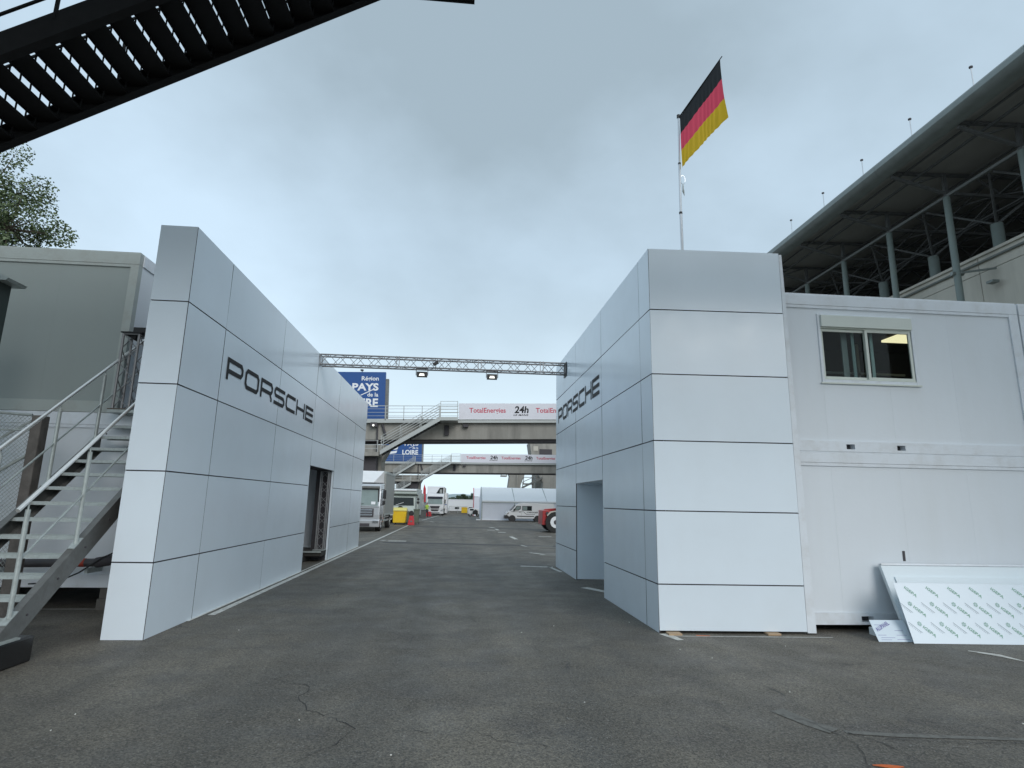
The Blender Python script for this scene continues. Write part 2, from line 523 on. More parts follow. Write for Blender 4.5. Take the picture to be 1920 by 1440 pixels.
def thing(name, label, cat, loc=(0, 0, 0), rot=(0, 0, 0), group=None):
    o = bpy.data.objects.new(name, None)
    COL.objects.link(o)
    o.empty_display_size = 0.2
    o.location = loc
    o.rotation_euler = rot
    o['label'] = label; o['category'] = cat
    if group:
        o['group'] = group
    ROOT[o.name] = (Matrix.Translation(loc) @ Euler(rot).to_matrix().to_4x4()).inverted()
    return o


def tag(o, label, cat, group=None):
    o['label'] = label; o['category'] = cat
    if group:
        o['group'] = group
    return o


def structure(name, mb, material, smooth=False):
    o = part(name, mb, material, smooth=smooth)
    o['kind'] = 'structure'
    return o


def kids(o):
    return [c for c in bpy.data.objects if c.parent == o]


def copy_tree(o, parent=None):
    c = o.copy(); COL.objects.link(c); c.parent = parent
    for k in kids(o):
        copy_tree(k, c)
    return c


def flat_text(body, bold=0.0, shear=0.0, space=1.0):
    cu = bpy.data.curves.new('t', 'FONT')
    cu.body = body; cu.offset = bold; cu.shear = shear; cu.resolution_u = 3
    cu.space_character = space
    o = bpy.data.objects.new('t', cu)
    COL.objects.link(o)
    dg = bpy.context.evaluated_depsgraph_get()
    me = bpy.data.meshes.new_from_object(o.evaluated_get(dg))
    vs = [v.co.copy() for v in me.vertices]
    fs = [tuple(p.vertices) for p in me.polygons]
    bpy.data.objects.remove(o); bpy.data.meshes.remove(me); bpy.data.curves.remove(cu)
    x0 = min(v.x for v in vs); x1 = max(v.x for v in vs); y0 = min(v.y for v in vs); y1 = max(v.y for v in vs)
    return [((v.x - x0) / (x1 - x0), (v.y - y0) / (y1 - y0)) for v in vs], fs


def text_on(mb, body, o, u, v, w, h, **k):
    """text fitted into w x h from corner o along the unit vectors u, v"""
    o, u, v = map(Vector, (o, u, v))
    vs, fs = flat_text(body, **k)
    mb.add([o + u * (a * w) + v * (b * h) for a, b in vs], fs)
    return mb


# ------------------------------------------------------------------ ground
g = MB().quad((-400, -60, 0), (400, -60, 0), (400, 900, 0), (-400, 900, 0))
structure('ground', g, ASPH)


def strip(name, pts, w, material, z=0.004):
    mb = MB()
    P = [Vector((x, y, z)) for x, y in pts]
    L, Rr = [], []
    for i, p in enumerate(P):
        a = P[max(i - 1, 0)]; b = P[min(i + 1, len(P) - 1)]
        d = (b - a).normalized(); n = Vector((-d.y, d.x, 0))
        ww = w[i] if isinstance(w, (list, tuple)) else w
        L.append(p + n * ww / 2); Rr.append(p - n * ww / 2)
    for i in range(len(P) - 1):
        mb.quad(L[i], L[i + 1], Rr[i + 1], Rr[i])
    return structure(name, mb, material)


strip('road_line', [(-3.80, 9.9), (-3.80, 44.0)], 0.11, ROADW)
strip('road_line', [(-3.55, 56.0), (-2.45, 80.0)], 0.16, ROADW)
strip('road_line', [(-8.5, 10.28), (-4.5, 10.42)], 0.05, ROADW)
for pts, w in [
    ([(1.75, 17.35), (2.65, 17.15)], 0.20), ([(2.55, 17.3), (2.7, 16.0)], 0.10),
    ([(2.55, 21.9), (2.98, 21.2)], 0.16), ([(2.78, 21.0), (3.9, 21.2)], 0.09), ([(2.6, 21.8), (3.6, 21.7)], 0.08),
    ([(2.62, 25.1), (3.9, 25.3)], 0.08), ([(2.6, 25.6), (2.75, 24.9)], 0.12),
    ([(2.66, 31.8), (2.76, 29.6)], 0.20), ([(2.25, 36.0), (2.7, 36.0)], 0.5), ([(2.36, 40.4), (2.42, 38.6)], 0.2),
    ([(1.7, 38.6), (2.2, 38.6)], 0.5), ([(2.1, 43.0), (2.3, 42.0)], 0.3), ([(4.2, 32.2), (4.9, 32.2)], 0.35),
    ([(-3.2, 27.2), (-2.4, 27.2)], 0.35), ([(-3.55, 27.6), (-3.35, 27.5)], 0.3), ([(-2.7, 53), (-2.3, 51.5)], 0.2),
    ([(2.72, 13.15), (3.08, 12.5)], 0.20), ([(2.93, 8.62), (3.03, 8.22)], [0.16, 0.10]),
]:
    strip('parking_mark', pts, w, ROADW, 0.005)
strip('worn_marking', [(2.90, 5.52), (3.02, 5.18), (3.12, 5.02)], [0.16, 0.15, 0.17], ROADG, 0.004)
strip('worn_marking', [(3.20, 5.00), (3.55, 4.92), (4.2, 4.84), (5.2, 4.72)], [0.07, 0.08, 0.06, 0.05], ROADG, 0.004)
strip('worn_marking', [(6.66, 7.62), (6.86, 7.40), (6.93, 7.10)], [0.05, 0.13, 0.03], ROADW, 0.005)
strip('spray_mark', [(2.99, 4.385), (3.06, 4.37), (3.12, 4.355), (3.2, 4.35)], [0.015, 0.05, 0.06, 0.015], ORANGE, 0.006)
strip('spray_mark', [(3.36, 8.50), (3.55, 8.47)], [0.05, 0.03], ORANGE, 0.006)
strip('base_line', [(3.0, 8.47), (5.3, 8.38)], 0.035, ROADW, 0.004)
strip('tar_seam', [(-3.3, 26.3), (0, 25.9), (4, 25.2), (9, 24.6)], 0.62, SEAMM, 0.004)
strip('tar_seam', [(-3.2, 42.5), (2, 41.5), (8, 40.0), (14, 39)], 1.5, SEAM2, 0.004)


def crack(pts, w, jit=0.03, z=0.004):
    P = []
    for (a, b), (c, d) in zip(pts[:-1], pts[1:]):
        L = sqrt((c - a) ** 2 + (d - b) ** 2)
        n = max(2, int(L / 0.07))
        for i in range(n):
            t = i / n
            P.append((a + (c - a) * t + random.uniform(-jit, jit), b + (d - b) * t + random.uniform(-jit, jit)))
    P.append(pts[-1])
    strip('crack', P, [max(0.002, w * random.uniform(0.15, 0.95)) for _ in P], CRACKM, z)


crack([(-1.72, 6.75), (-1.80, 6.55), (-1.55, 6.40), (-1.42, 6.3), (-1.42, 5.95), (-1.25, 5.65), (-1.0, 5.42), (-0.78, 5.2)], 0.011)
crack([(-0.78, 5.2), (-0.85, 4.9), (-1.1, 4.6)], 0.010)
crack([(-0.78, 5.25), (-0.3, 5.12), (0.1, 5.05)], 0.009)
crack([(0.1, 5.2), (0.4, 4.9), (0.7, 4.8)], 0.007)
crack([(-3.5, 8.6), (-2.2, 8.5)], 0.008, 0.02)
crack([(2.95, 5.38), (3.1, 5.0), (3.12, 4.75), (2.95, 4.35)], 0.012, 0.015, 0.007)
crack([(3.2, 4.98), (3.35, 4.75), (3.4, 4.4)], 0.012, 0.015, 0.007)
crack([(3.45, 4.85), (4.0, 4.74), (4.6, 4.72)], 0.010, 0.02, 0.007)
crack([(2.45, 6.95), (2.65, 6.88)], 0.012, 0.01)
# small litter on the asphalt
MBL = MB()
litter_me = None
for i in range(14):
    x = random.uniform(-3.6, 5.5); y = random.uniform(4.6, 9.5)
    if x > 2.8 and y > 8:
        continue
    s = random.uniform(0.005, 0.014); a = random.uniform(0, 6.3)
    MBL.obox((x, y, 0.0), (cos(a), sin(a), 0), (-sin(a), cos(a), 0), (0, 0, 1), -s, s, -s * 0.5, s * 0.5, 0.001, 0.008)
o = part('litter_chips', MBL, STRIP); o['kind'] = 'stuff'
tag(o, 'tiny pale chips scattered over the dark asphalt', 'litter')


# ------------------------------------------------------------------ panels and wordmark
def panel_face(mb, o, u, n, u0, u1, z0, z1, th=0.03):
    mb.obox(o, u, (0, 0, 1), n, u0, u1, z0, z1, -th, 0)
    return mb


def wall_panel(parent, o, u, n, u0, u1, z0, z1, gu=0.008, gz=0.0085, material=None, tilt=True, name='panel'):
    o, u, n = map(Vector, (o, u, n))
    zz = Vector((0, 0, 1))
    a, b = u0 + gu, u1 - gu
    c, d = z0 + gz, z1 - gz
    if z0 <= 0.001:
        c = z0 + 0.004
    t1 = random.uniform(-0.0022, 0.0022) if tilt else 0
    t2 = random.uniform(-0.0022, 0.0022) if tilt else 0
    P = []
    for dep in (-0.02, 0.0):
        for (p, q, k) in ((a, c, t1 + t2), (b, c, -t1 + t2), (b, d, -t1 - t2), (a, d, t1 - t2)):
            P.append(o + u * p + zz * q + n * (dep + k))
    mb = MB().add(P, [(0, 3, 2, 1), (4, 5, 6, 7), (0, 1, 5, 4), (1, 2, 6, 5), (2, 3, 7, 6), (3, 0, 4, 7)])
    o_ = part(name, mb, material or PANEL, parent)
    o_.data.materials.append(JOINT)
    wn_ = Vector((n.x, n.y, 0))
    for pl in o_.data.polygons:
        if pl.normal.dot(wn_) < 0.9:
            pl.material_index = 1      # the dark core shows at the cut edges of a composite panel
    return o_


def thick(path, t, closed=False):
    """mitred outline of a polyline, as quads without overlaps"""
    P = [Vector(p) for p in path]
    n = len(P)
    L, Rr = [], []
    for i in range(n):
        if closed or 0 < i < n - 1:
            d0 = (P[i] - P[i - 1]).normalized(); d1 = (P[(i + 1) % n] - P[i]).normalized()
        elif i == 0:
            d0 = d1 = (P[1] - P[0]).normalized()
        else:
            d0 = d1 = (P[-1] - P[-2]).normalized()
        n0 = Vector((-d0.y, d0.x)); n1 = Vector((-d1.y, d1.x))
        mm = (n0 + n1); mm.normalize()
        k = t / 2 / max(0.3, mm.dot(n0))
        L.append(P[i] + mm * k); Rr.append(P[i] - mm * k)
    q = []
    for i in range(n if closed else n - 1):
        j = (i + 1) % n
        q.append([L[i], L[j], Rr[j], Rr[i]])
    return q


def wordmark_quads():
    t = 0.20; h = t / 2; W = 1.75; c = 0.16
    G = {}
    G['P'] = thick([(h, 0), (h, 1 - h), (W - h - c, 1 - h), (W - h, 1 - h - c), (W - h, .30 + h + c), (W - h - c, .30 + h), (t, .30 + h)], t)
    G['O'] = thick([(h + c, h), (h, h + c), (h, 1 - h - c), (h + c, 1 - h), (W - h - c, 1 - h), (W - h, 1 - h - c), (W - h, h + c), (W - h - c, h)], t, True)
    G['R'] = thick([(h, 0), (h, 1 - h), (W - h - c, 1 - h), (W - h, 1 - h - c), (W - h, .32 + h + c), (W - h - c, .32 + h), (t, .32 + h)], t)
    G['R'] += [[Vector(p) for p in ((W - .42, .32), (W - .20, .32), (W - .04, .16), (W - .04, 0), (W - .24, 0), (W - .24, .12))]]
    m_ = 0.5
    G['S'] = thick([(W, 1 - h), (h + c, 1 - h), (h, 1 - h - c * .8), (h, m_ + c * .8), (h + c, m_), (W - h - c, m_), (W - h, m_ - c * .8), (W - h, h + c * .8), (W - h - c, h), (0, h)], t)
    G['C'] = thick([(W, 1 - h), (h + c, 1 - h), (h, 1 - h - c), (h, h + c), (h + c, h), (W, h)], t)
    G['H'] = [[Vector(p) for p in q] for q in (((0, 0), (t, 0), (t, 1), (0, 1)), ((W - t, 0), (W, 0), (W, 1), (W - t, 1)), ((t, .41), (W - t, .41), (W - t, .60), (t, .60)))]
    G['E'] = thick([(W, 1 - h), (h, 1 - h), (h, h), (W, h)], t) + [[Vector(p) for p in ((t, .40), (W, .40), (W, .60), (t, .60))]]
    res = []
    x = 0
    for ch in 'PORSCHE':
        res.append([[(p.x + x, p.y) for p in q] for q in G[ch]])
        x += W + (0.24 if ch != 'H' else 0.22)
    return res, x - 0.24


def wordmark(parent, o, u, n, u_start, length, z0, h, skip=None):
    o, u, n = map(Vector, (o, u, n))
    letters, tot = wordmark_quads()
    for L in letters:
        mb = MB()
        for q in L:
            P = [o + u * (u_start + a / tot * length) + Vector((0, 0, 1)) * (z0 + b * h) + n * 0.007 for a, b in q]
            mb.quad(*P)
        part('letter', mb, LETTER, parent)


# ---- left branded wall (end wall towards us, long face along the road)
XL = -3.951
WALL_L = thing('branded_wall', 'white panelled wall with black wordmark left of the road, slim end towards us', 'wall', (-4.2, 8.23, 0))
ZL = [0, .945, 2.121, 3.308, 4.501, 5.650]
YL = [8.23, 9.585, 12.600, 15.660, 18.560, 21.585, 23.93]
DZ = 2.635
for i in range(6):
    for j in range(5):
        z0, z1 = ZL[j], ZL[j + 1]
        if i == 3:
            if z1 <= DZ:
                continue
            z0 = max(z0, DZ)
            wall_panel(WALL_L, (XL, 0, 0), (0, 1, 0), (1, 0, 0), YL[i], YL[i + 1], z0, z1, gz=0.0085 if z0 > DZ else 0.0055)
        else:
            wall_panel(WALL_L, (XL, 0, 0), (0, 1, 0), (1, 0, 0), YL[i], YL[i + 1], z0, z1, gu=0.011 if i == 0 else 0.008)
for j in range(5):
    wall_panel(WALL_L, (-4.469, 8.23, 0), (1, 0, 0), (0, -1, 0), 0, 0.5135, ZL[j], ZL[j + 1], gu=0.0)
core = MB()
core.box(-4.465, XL - 0.021, 8.251, 15.655, 0.0, 5.63)
core.box(-4.465, XL - 0.021, 15.655, 18.565, DZ + .006, 5.63)
core.box(-4.465, XL - 0.021, 18.565, 23.925, 0.0, 5.63)
part('core', core, JOINT, WALL_L)
part('coping', MB().box(-4.465, XL - 0.02, 8.25, 23.92, 5.631, 5.645), PANEL, WALL_L)
part('door_lining', MB().box(XL - .06, XL - .004, 18.535, 18.559, 0, DZ).box(XL - .06, XL - .004, 15.661, 15.685, 0, DZ), PANEL, WALL_L)
wordmark(WALL_L, (XL, 0, 0), (0, 1, 0), (1, 0, 0), 9.78, 5.70, 3.71, 0.375)

# things seen through its doorway, and an added sheet shading them
t_ = thing('doorway_truss', 'upright silver lattice truss standing in the doorway of the left wall', 'truss', (-4.5, 18.3, .0))


def truss(parent, p0, p1, s, up, chord_r=0.025, brace_r=0.010, pitch_=0.29, mat_=None, brace_all=True):
    mat_ = mat_ or TRALU
    p0, p1, up = Vector(p0), Vector(p1), Vector(up).normalized()
    d = (p1 - p0); L = d.length; d.normalize()
    a = d.cross(up).normalized(); b = up
    cs = [a * (i * s / 2) + b * (j * s / 2) for i, j in ((-1, -1), (1, -1), (1, 1), (-1, 1))]
    for c in cs:
        part('chord', MB().tube(p0 + c, p1 + c, chord_r, 8), mat_, parent, smooth=True)
    n = max(1, int(round(L / pitch_)))
    st = L / n
    for f in range(4):
        c0, c1 = cs[f], cs[(f + 1) % 4]
        for i in range(n):
            A, B = (c0, c1) if i % 2 == 0 else (c1, c0)
            part('brace', MB().tube(p0 + A + d * (st * i), p0 + B + d * (st * (i + 1)), brace_r, 5), mat_, parent)
    k = 0.0
    ends = [0.0, L]
    for q in ends:
        for f in range(4):
            part('end_bar', MB().tube(p0 + cs[f] + d * q, p0 + cs[(f + 1) % 4] + d * q, brace_r * 1.2, 5), mat_, parent)


truss(t_, (-4.15, 18.35, 0.32), (-4.15, 18.35, 2.6), 0.22, (0, 1, 0), 0.022, 0.009, 0.24)
part('base_plate', MB().box(-4.32, -3.99, 18.18, 18.52, 0.30, 0.32), GALV, t_)
o = tag(part('partition', MB().box(-5.84, -4.47, 19.35, 19.45, 0.32, 3.4), CONT_W, None), 'grey partition panel seen through the doorway of the left wall', 'partition')
o = tag(part('shade_sheet', MB().box(-5.86, -4.47, 17.2, 19.5, 3.41, 3.45), JOINT), 'added unseen roof sheet shading the passage behind the left wall', 'roof sheet')  # added and unseen, sized for the shade it throws on the partition
t_ = thing('entrance_steps', 'dark low steps just inside the doorway of the left wall', 'steps', (-4.9, 17, 0))
part('step', MB().box(-5.4, -4.46, 15.75, 19.3, 0.0, 0.16), DARKIN, t_)
part('step', MB().box(-5.4, -4.0, 17.9, 19.3, 0.161, 0.30), DARKIN, t_)
part('nosing', MB().box(-5.3, -4.0, 17.86, 17.899, 0.265, 0.305), GALV, t_)
strip('base_line', [(-3.93, 9.4), (-3.93, 23.9)], 0.05, STRIP, 0.008)

# ---- right branded building
TH = -0.0397
PH = -0.0136
uS = Vector((sin(PH), cos(PH), 0))        # along the road face, away from us
nS = Vector((-cos(PH), sin(PH), 0))       # towards the road
oS = Vector((3.0008, 0, 0))
uF = Vector((cos(TH), sin(TH), 0))
nF = Vector((sin(TH), -cos(TH), 0))
cR = oS + uS * 8.661
WALL_R = thing('branded_tower', 'white panelled tower cladding with black wordmark right of the road, wide front towards us', 'wall', tuple(cR))
ZR = [0.0, .671, 1.714, 2.759, 3.799, 4.851, 5.892]
SR = [8.661, 9.205, 11.795, 14.428, 17.324]
DR = 2.27
for i in range(4):
    for j in range(6):
        z0, z1 = ZR[j], ZR[j + 1]
        if i == 2:
            if z1 <= DR:
                continue
            z0 = max(z0, DR)
        if i < 2 or z0 >= 0 :
            wall_panel(WALL_R, oS, uS, nS, SR[i], SR[i + 1], z0, z1, gu=0.003 if i == 0 else 0.008, gz=0.0085)
for j in range(6):
    wall_panel(WALL_R, cR - nF * 0.0, uF, nF, 0.004, 2.165, ZR[j] + (0.03 if j == 0 else 0), ZR[j + 1], gu=0.0)
z3 = Vector((0, 0, 1))
core = MB()
core.obox(oS, uS, nS, z3, 8.69, 11.79, -0.16, -0.021, 0.02, 5.87)
core.obox(oS, uS, nS, z3, 11.79, 14.433, -0.16, -0.021, DR + .006, 5.87)
core.obox(oS, uS, nS, z3, 14.433, 17.32, -0.16, -0.021, 0.02, 5.87)
core.obox(cR, uF, nF, z3, 0.17, 2.16, -0.055, -0.021, 0.05, 5.87)
part('core', core, JOINT, WALL_R)
cp = MB().obox(oS, uS, nS, z3, 8.69, 17.32, -0.16, -0.018, 5.871, 5.888)
cp.obox(cR, uF, nF, z3, 0.17, 2.16, -0.055, -0.018, 5.871, 5.888)
part('coping', cp, PANEL, WALL_R)
# tapered trim at the right end of the front
P = [cR + uF * a - nF * b + z3 * c for b in (0.0, 0.05) for a, c in ((2.169, .02), (2.30, .02), (2.215, 5.86), (2.169, 5.86))]
part('edge_trim', MB().add(P, [(0, 3, 2, 1), (4, 5, 6, 7), (0, 1, 5, 4), (1, 2, 6, 5), (2, 3, 7, 6), (3, 0, 4, 7)]), CONT_F, WALL_R)
# deep doorway: lining panels
dl = MB().obox(oS, uS, nS, z3, 14.428, 14.452, -1.1, -0.022, 0.02, DR)
part('door_jamb', dl, PANEL, WALL_R)
part('door_jamb', MB().obox(oS, uS, nS, z3, 11.771, 11.795, -1.1, -0.161, 0.02, DR), PANEL, WALL_R)
part('door_soffit', MB().obox(oS, uS, nS, z3, 11.795, 14.428, -1.1, -0.022, DR, DR + .005), PANEL, WALL_R)
part('door_back', MB().obox(oS, uS, nS, z3, 11.795, 14.428, -1.12, -1.10, 0.02, DR), PANEL, WALL_R)
wordmark(WALL_R, oS, -uS, nS, -16.93, 4.95, 4.09, 0.42)
for x in (3.05, 4.50):
    o = part('timber_shim', MB().box(x - .08, x + .11, 8.50, 8.64, 0.003, 0.028), WOOD)
    tag(o, 'small raw timber shim under the %s of the right tower front' % ('left corner' if x < 4 else 'right half'), 'timber block')


# ---- truss across the road with two floodlights
t_ = thing('truss_bridge', 'long silver lattice truss spanning the road between both panelled walls', 'truss', (-0.6, 15.8, 5.5))
tz = 5.485
truss(t_, (-3.93, 15.8, tz), (2.765, 15.8, tz), 0.27, (0, 0, 1), 0.022, 0.008, 0.24)
part('end_plate', MB().box(2.765, 2.775, 15.6, 16.0, tz - .22, tz + .17), BLACKPLAS, t_)
for x in (-1.9, -1.82, 0.33, 0.41, 2.05, 2.13):
    part('connector', MB().box(x - .009, x + .009, 15.64, 15.665, tz - .16, tz + .16), TRALU, t_)
fl = None
for i, x in enumerate((-1.19, 0.715)):
    if fl is None:
        fl = thing('floodlight', 'small black floodlight hanging under the truss, the left of the pair', 'floodlight', (x, 15.62, tz - .33), group='floodlights hanging from the truss')
        part('housing', MB().box(-.14, .14, -.04, .10, -.065, .065), BLACKPLAS, fl, False)
        part('lens', MB().quad((-.075, -.043, -.050), (.075, -.043, -.050), (.055, -.043, .012), (-.055, -.043, .012)), LENS, fl, False)
        part('yoke', MB().box(-.165, -.15, -.02, .02, -.03, .16).box(.15, .165, -.02, .02, -.03, .16).box(-.15, .15, -.02, .02, .15, .16), BLACKPLAS, fl, False)
    else:
        c = copy_tree(fl); c.location = (x, 15.62, tz - .33)
        c['label'] = 'small black floodlight hanging under the truss, the right of the pair'
t_ = thing('clamp_box', 'small black box clamped on the truss above the left floodlight', 'electrical box', (-.83, 15.64, tz - .02))
part('box_body', MB().obox((0, 0, 0), (cos(.5), 0, sin(.5)), (0, 1, 0), (-sin(.5), 0, cos(.5)), -.08, .08, -.10, 0.0, -.035, .035), BLACKPLAS, t_, False)
part('clamp', MB().box(-.015, .015, -.03, .02, -.10, .0), GALV, t_, False)

# ------------------------------------------------------------------ containers
def container(name, label, x0, x1, y0, y1, z0, z1, wallm, framem, group=None, window=None, pockets=(), side=None, top=.19, bot=.16, post=.16, npan=None, side_door=None, panel_top_recess=.028):
    t = thing(name, label, 'container', ((x0 + x1) / 2, y0, z0), group=group)
    # frame
    part('top_rail', MB().box(x0, x1, y0, y0 + .12, z1 - top, z1), framem, t, bevel=.006)
    br = MB()
    xs = [x0] + [a for p in pockets for a in p] + [x1]
    # bottom rail with fork pockets cut through it
    for i in range(0, len(xs) - 1, 2):
        br.box(xs[i], xs[i + 1], y0, y0 + .12, z0, z0 + bot)
    for p in pockets:
        br.box(p[0], p[1], y0, y0 + .12, z0 + bot * .72, z0 + bot)
        br.box(p[0], p[1], y0, y0 + .12, z0, z0 + bot * .24)
    part('bottom_rail', br, framem, t)
    for p in pockets:
        part('fork_pocket', MB().box(p[0], p[1], y0 + .118, y0 + .128, z0 + bot * .24, z0 + bot * .72), JOINT, t)
    for xa in (x0, x1 - post):
        part('corner_post', MB().box(xa, xa + post, y0 + .004, y0 + .12, z0 + bot + .001, z1 - top - .001), framem, t)
    # front wall panels
    a, b = x0 + post + .001, x1 - post - .001
    yy = y0 + panel_top_recess
    n = npan or max(1, round((b - a) / 1.15))
    w = (b - a) / n
    zlo, zhi = z0 + bot + .001, z1 - top - .001
    for i in range(n):
        p0, p1 = a + w * i + .0006, a + w * (i + 1) - .0006
        if window and p1 > window[0] and p0 < window[1]:
            mb = MB()
            wx0, wx1, wz0, wz1 = window
            if p0 < wx0:
                mb.box(p0, wx0, yy, yy + .05, zlo, zhi)
            if p1 > wx1:
                mb.box(wx1, p1, yy, yy + .05, zlo, zhi)
            q0, q1 = max(p0, wx0), min(p1, wx1)
            mb.box(q0, q1, yy, yy + .05, zlo, wz0)
            mb.box(q0, q1, yy, yy + .05, wz1, zhi)
            part('wall_panel', mb, wallm, t)
        else:
            part('wall_panel', MB().box(p0, p1, yy, yy + .05, zlo, zhi), wallm, t)
    part('cornice', MB().box(a, b, yy - .022, yy - .001, z1 - top - .05, z1 - top - .002), framem, t)
    part('roof', MB().box(x0 + .01, x1 - .01, y0 + .01, y1, z1 + .001, z1 + .02), framem, t)
    part('floor', MB().box(x0 + .02, x1 - .02, y0 + .13, y1, z0 + .02, z0 + .14), JOINT, t)
    part('back_wall', MB().box(x0 + .02, x1 - .02, y1 - .08, y1, z0 + .15, z1), DARKIN if window else framem, t)
    for sd in (-1, 1):
        xa = x0 if sd < 0 else x1
        mi, ma = (xa, xa + .06) if sd < 0 else (xa - .06, xa)
        if side_door and sd > 0:
            d0, d1 = side_door
            part('side_wall', MB().box(mi, ma, y0 + .121, d0, z0 + bot, z1 - top).box(mi, ma, d1, y1 - .081, z0 + bot, z1 - top).box(mi, ma, d0, d1, z0 + bot + 2.1, z1 - top), CONT_W, t)
            dr = part('door', MB().box(mi, ma - .02, d0 + .01, d1 - .01, z0 + bot, z0 + bot + 2.09), CONT_F, t)
            part('door_frame', MB().box(ma, ma + .015, d0 - .05, d0, z0 + bot, z0 + bot + 2.15).box(ma, ma + .015, d1, d1 + .05, z0 + bot, z0 + bot + 2.15).box(ma, ma + .015, d0, d1, z0 + bot + 2.1, z0 + bot + 2.15), CONT_F, dr)
        else:
            part('side_wall', MB().box(mi, ma, y0 + .121, y1 - .081, z0 + bot, z1 - top), CONT_W if sd > 0 or wallm is CONT_W else wallm, t)
        part('side_rail', MB().box(mi, ma + (.02 if sd > 0 else 0), y0 + .121, y1, z1 - top, z1 - .001).box(mi, ma + (.02 if sd > 0 else 0), y0 + .121, y1, z0, z0 + bot - .001), CONT_F if sd > 0 else framem, t)
    return t


YC = 8.76
grpR = 'white site containers stacked right of the tower'
c_lo = container('site_container', 'lower white site container behind the leaning boards', 3.33, 9.34, YC, YC + 2.4, 0.10, 2.655, CONT_W, CONT_F, grpR, pockets=((6.02, 6.21),), bot=.165, top=.16)
c_up = container('site_container', 'upper white site container with a shuttered window', 3.33, 9.34, YC, YC + 2.4, 2.675, 5.27, CONT_W, CONT_F, grpR,
                 window=(5.79, 7.37, 3.84, 4.92), pockets=((6.04, 6.18), (6.89, 7.03)), bot=.165, top=.18)
c_r = container('site_container', 'upper white site container at the right edge of the photo', 9.37, 15.3, YC, YC + 2.4, 2.675, 5.27, CONT_W, CONT_F, grpR)
c_r2 = container('site_container', 'lower white site container furthest to the right', 9.37, 15.3, YC, YC + 2.4, 0.10, 2.655, CONT_W, CONT_F, grpR)
for c, l, d in ((c_lo, 'a', 0),):
    pass
for x in (4.2, 8.9, 9.9, 14.5):
    o = part('support_pad', MB().box(x - .15, x + .15, YC + .3, YC + .6, 0, 0.10), BLOCKM)
    tag(o, {4.2: 'low dark pad under the lower white container behind the tower front', 8.9: 'low dark pad under the lower white container behind the filmed sheet', 9.9: 'low dark pad under the near end of the furthest right container', 14.5: 'low dark pad under the outer end of the furthest right container'}[x], 'support block', 'pads under the right containers')
# a slit in the lower container wall
part('slot', MB().box(6.80, 6.84, YC + .022, YC + .0275, 1.02, 1.17), JOINT, c_lo)

# window: frame, shutter box, sashes, panes
wy = YC + .0
wx0, wx1, wz0, wz1 = 5.79, 7.37, 3.84, 4.92
wf = part('window_frame', MB().box(wx0 - .045, wx0, wy + .008, wy + .09, wz0 - .05, wz1 + .03).box(wx1, wx1 + .045, wy + .008, wy + .09, wz0 - .05, wz1 + .03)
          .box(wx0, wx1, wy + .009, wy + .09, wz0 - .05, wz0).box(wx0, wx1, wy + .009, wy + .09, wz1, wz1 + .03), CONT_F, c_up, bevel=.004)
part('shutter_box', MB().box(wx0, wx1, wy - .03, wy + .09, wz1 - .20, wz1 - .001), SHUT, wf, bevel=.006)
part('sill', MB().box(wx0 - .07, wx1 + .07, wy - .012, wy + .007, wz0 - .075, wz0 - .051), WINF, wf)


def sash(x0, x1, y, z0, z1):
    s = .045
    mb = MB().box(x0, x0 + s, y, y + .03, z0, z1).box(x1 - s, x1, y, y + .03, z0, z1).box(x0 + s, x1 - s, y, y + .03, z0, z0 + s).box(x0 + s, x1 - s, y, y + .03, z1 - s, z1)
    part('sash', mb, WINF, c_up, bevel=.003)
    part('pane', MB().box(x0 + s, x1 - s, y + .012, y + .018, z0 + s, z1 - s), WINGL, c_up)


sash(wx0 + .01, 6.60, wy + .055, wz0 + .015, wz1 - .215)
sash(6.555, wx1 - .01, wy + .018, wz0 + .015, wz1 - .215)
part('window_track', MB().box(wx0 + .001, wx1 - .001, wy + .01, wy + .09, wz0 + .001, wz0 + .014).box(wx0 + .001, wx1 - .001, wy + .01, wy + .09, wz1 - .214, wz1 - .201), WINF, c_up)
# room behind the window
for x, m_ in ((6.47, GALV), (6.80, STUD)):
    part('stud_profile', MB().box(x, x + .05, YC + .25, YC + .255, 3.0, 4.98).box(x + .05, x + .055, YC + .25, YC + .33, 3.0, 4.98), STUD, c_up)
part('inner_board', MB().box(6.33, 6.43, YC + .30, YC + .32, 3.0, 4.98), CONT_G, c_up)
part('ceiling', MB().box(3.45, 9.2, YC + .14, YC + 2.3, 4.985, 5.0), DARKIN, c_up)
part('ceiling_light', MB().box(7.95, 8.6, YC + .92, YC + 1.45, 4.94, 4.98), LIGHTP, c_up)
part('inner_frame', MB().box(7.45, 7.5, YC + 1.5, YC + 1.55, 3.0, 4.9).box(6.7, 8.4, YC + 1.5, YC + 1.55, 4.3, 4.34).box(5.6, 5.9, YC + 1.2, YC + 1.6, 2.9, 4.1).box(6.1, 6.3, YC + 1.6, YC + 1.8, 3.2, 4.3), CONT_G, c_up)

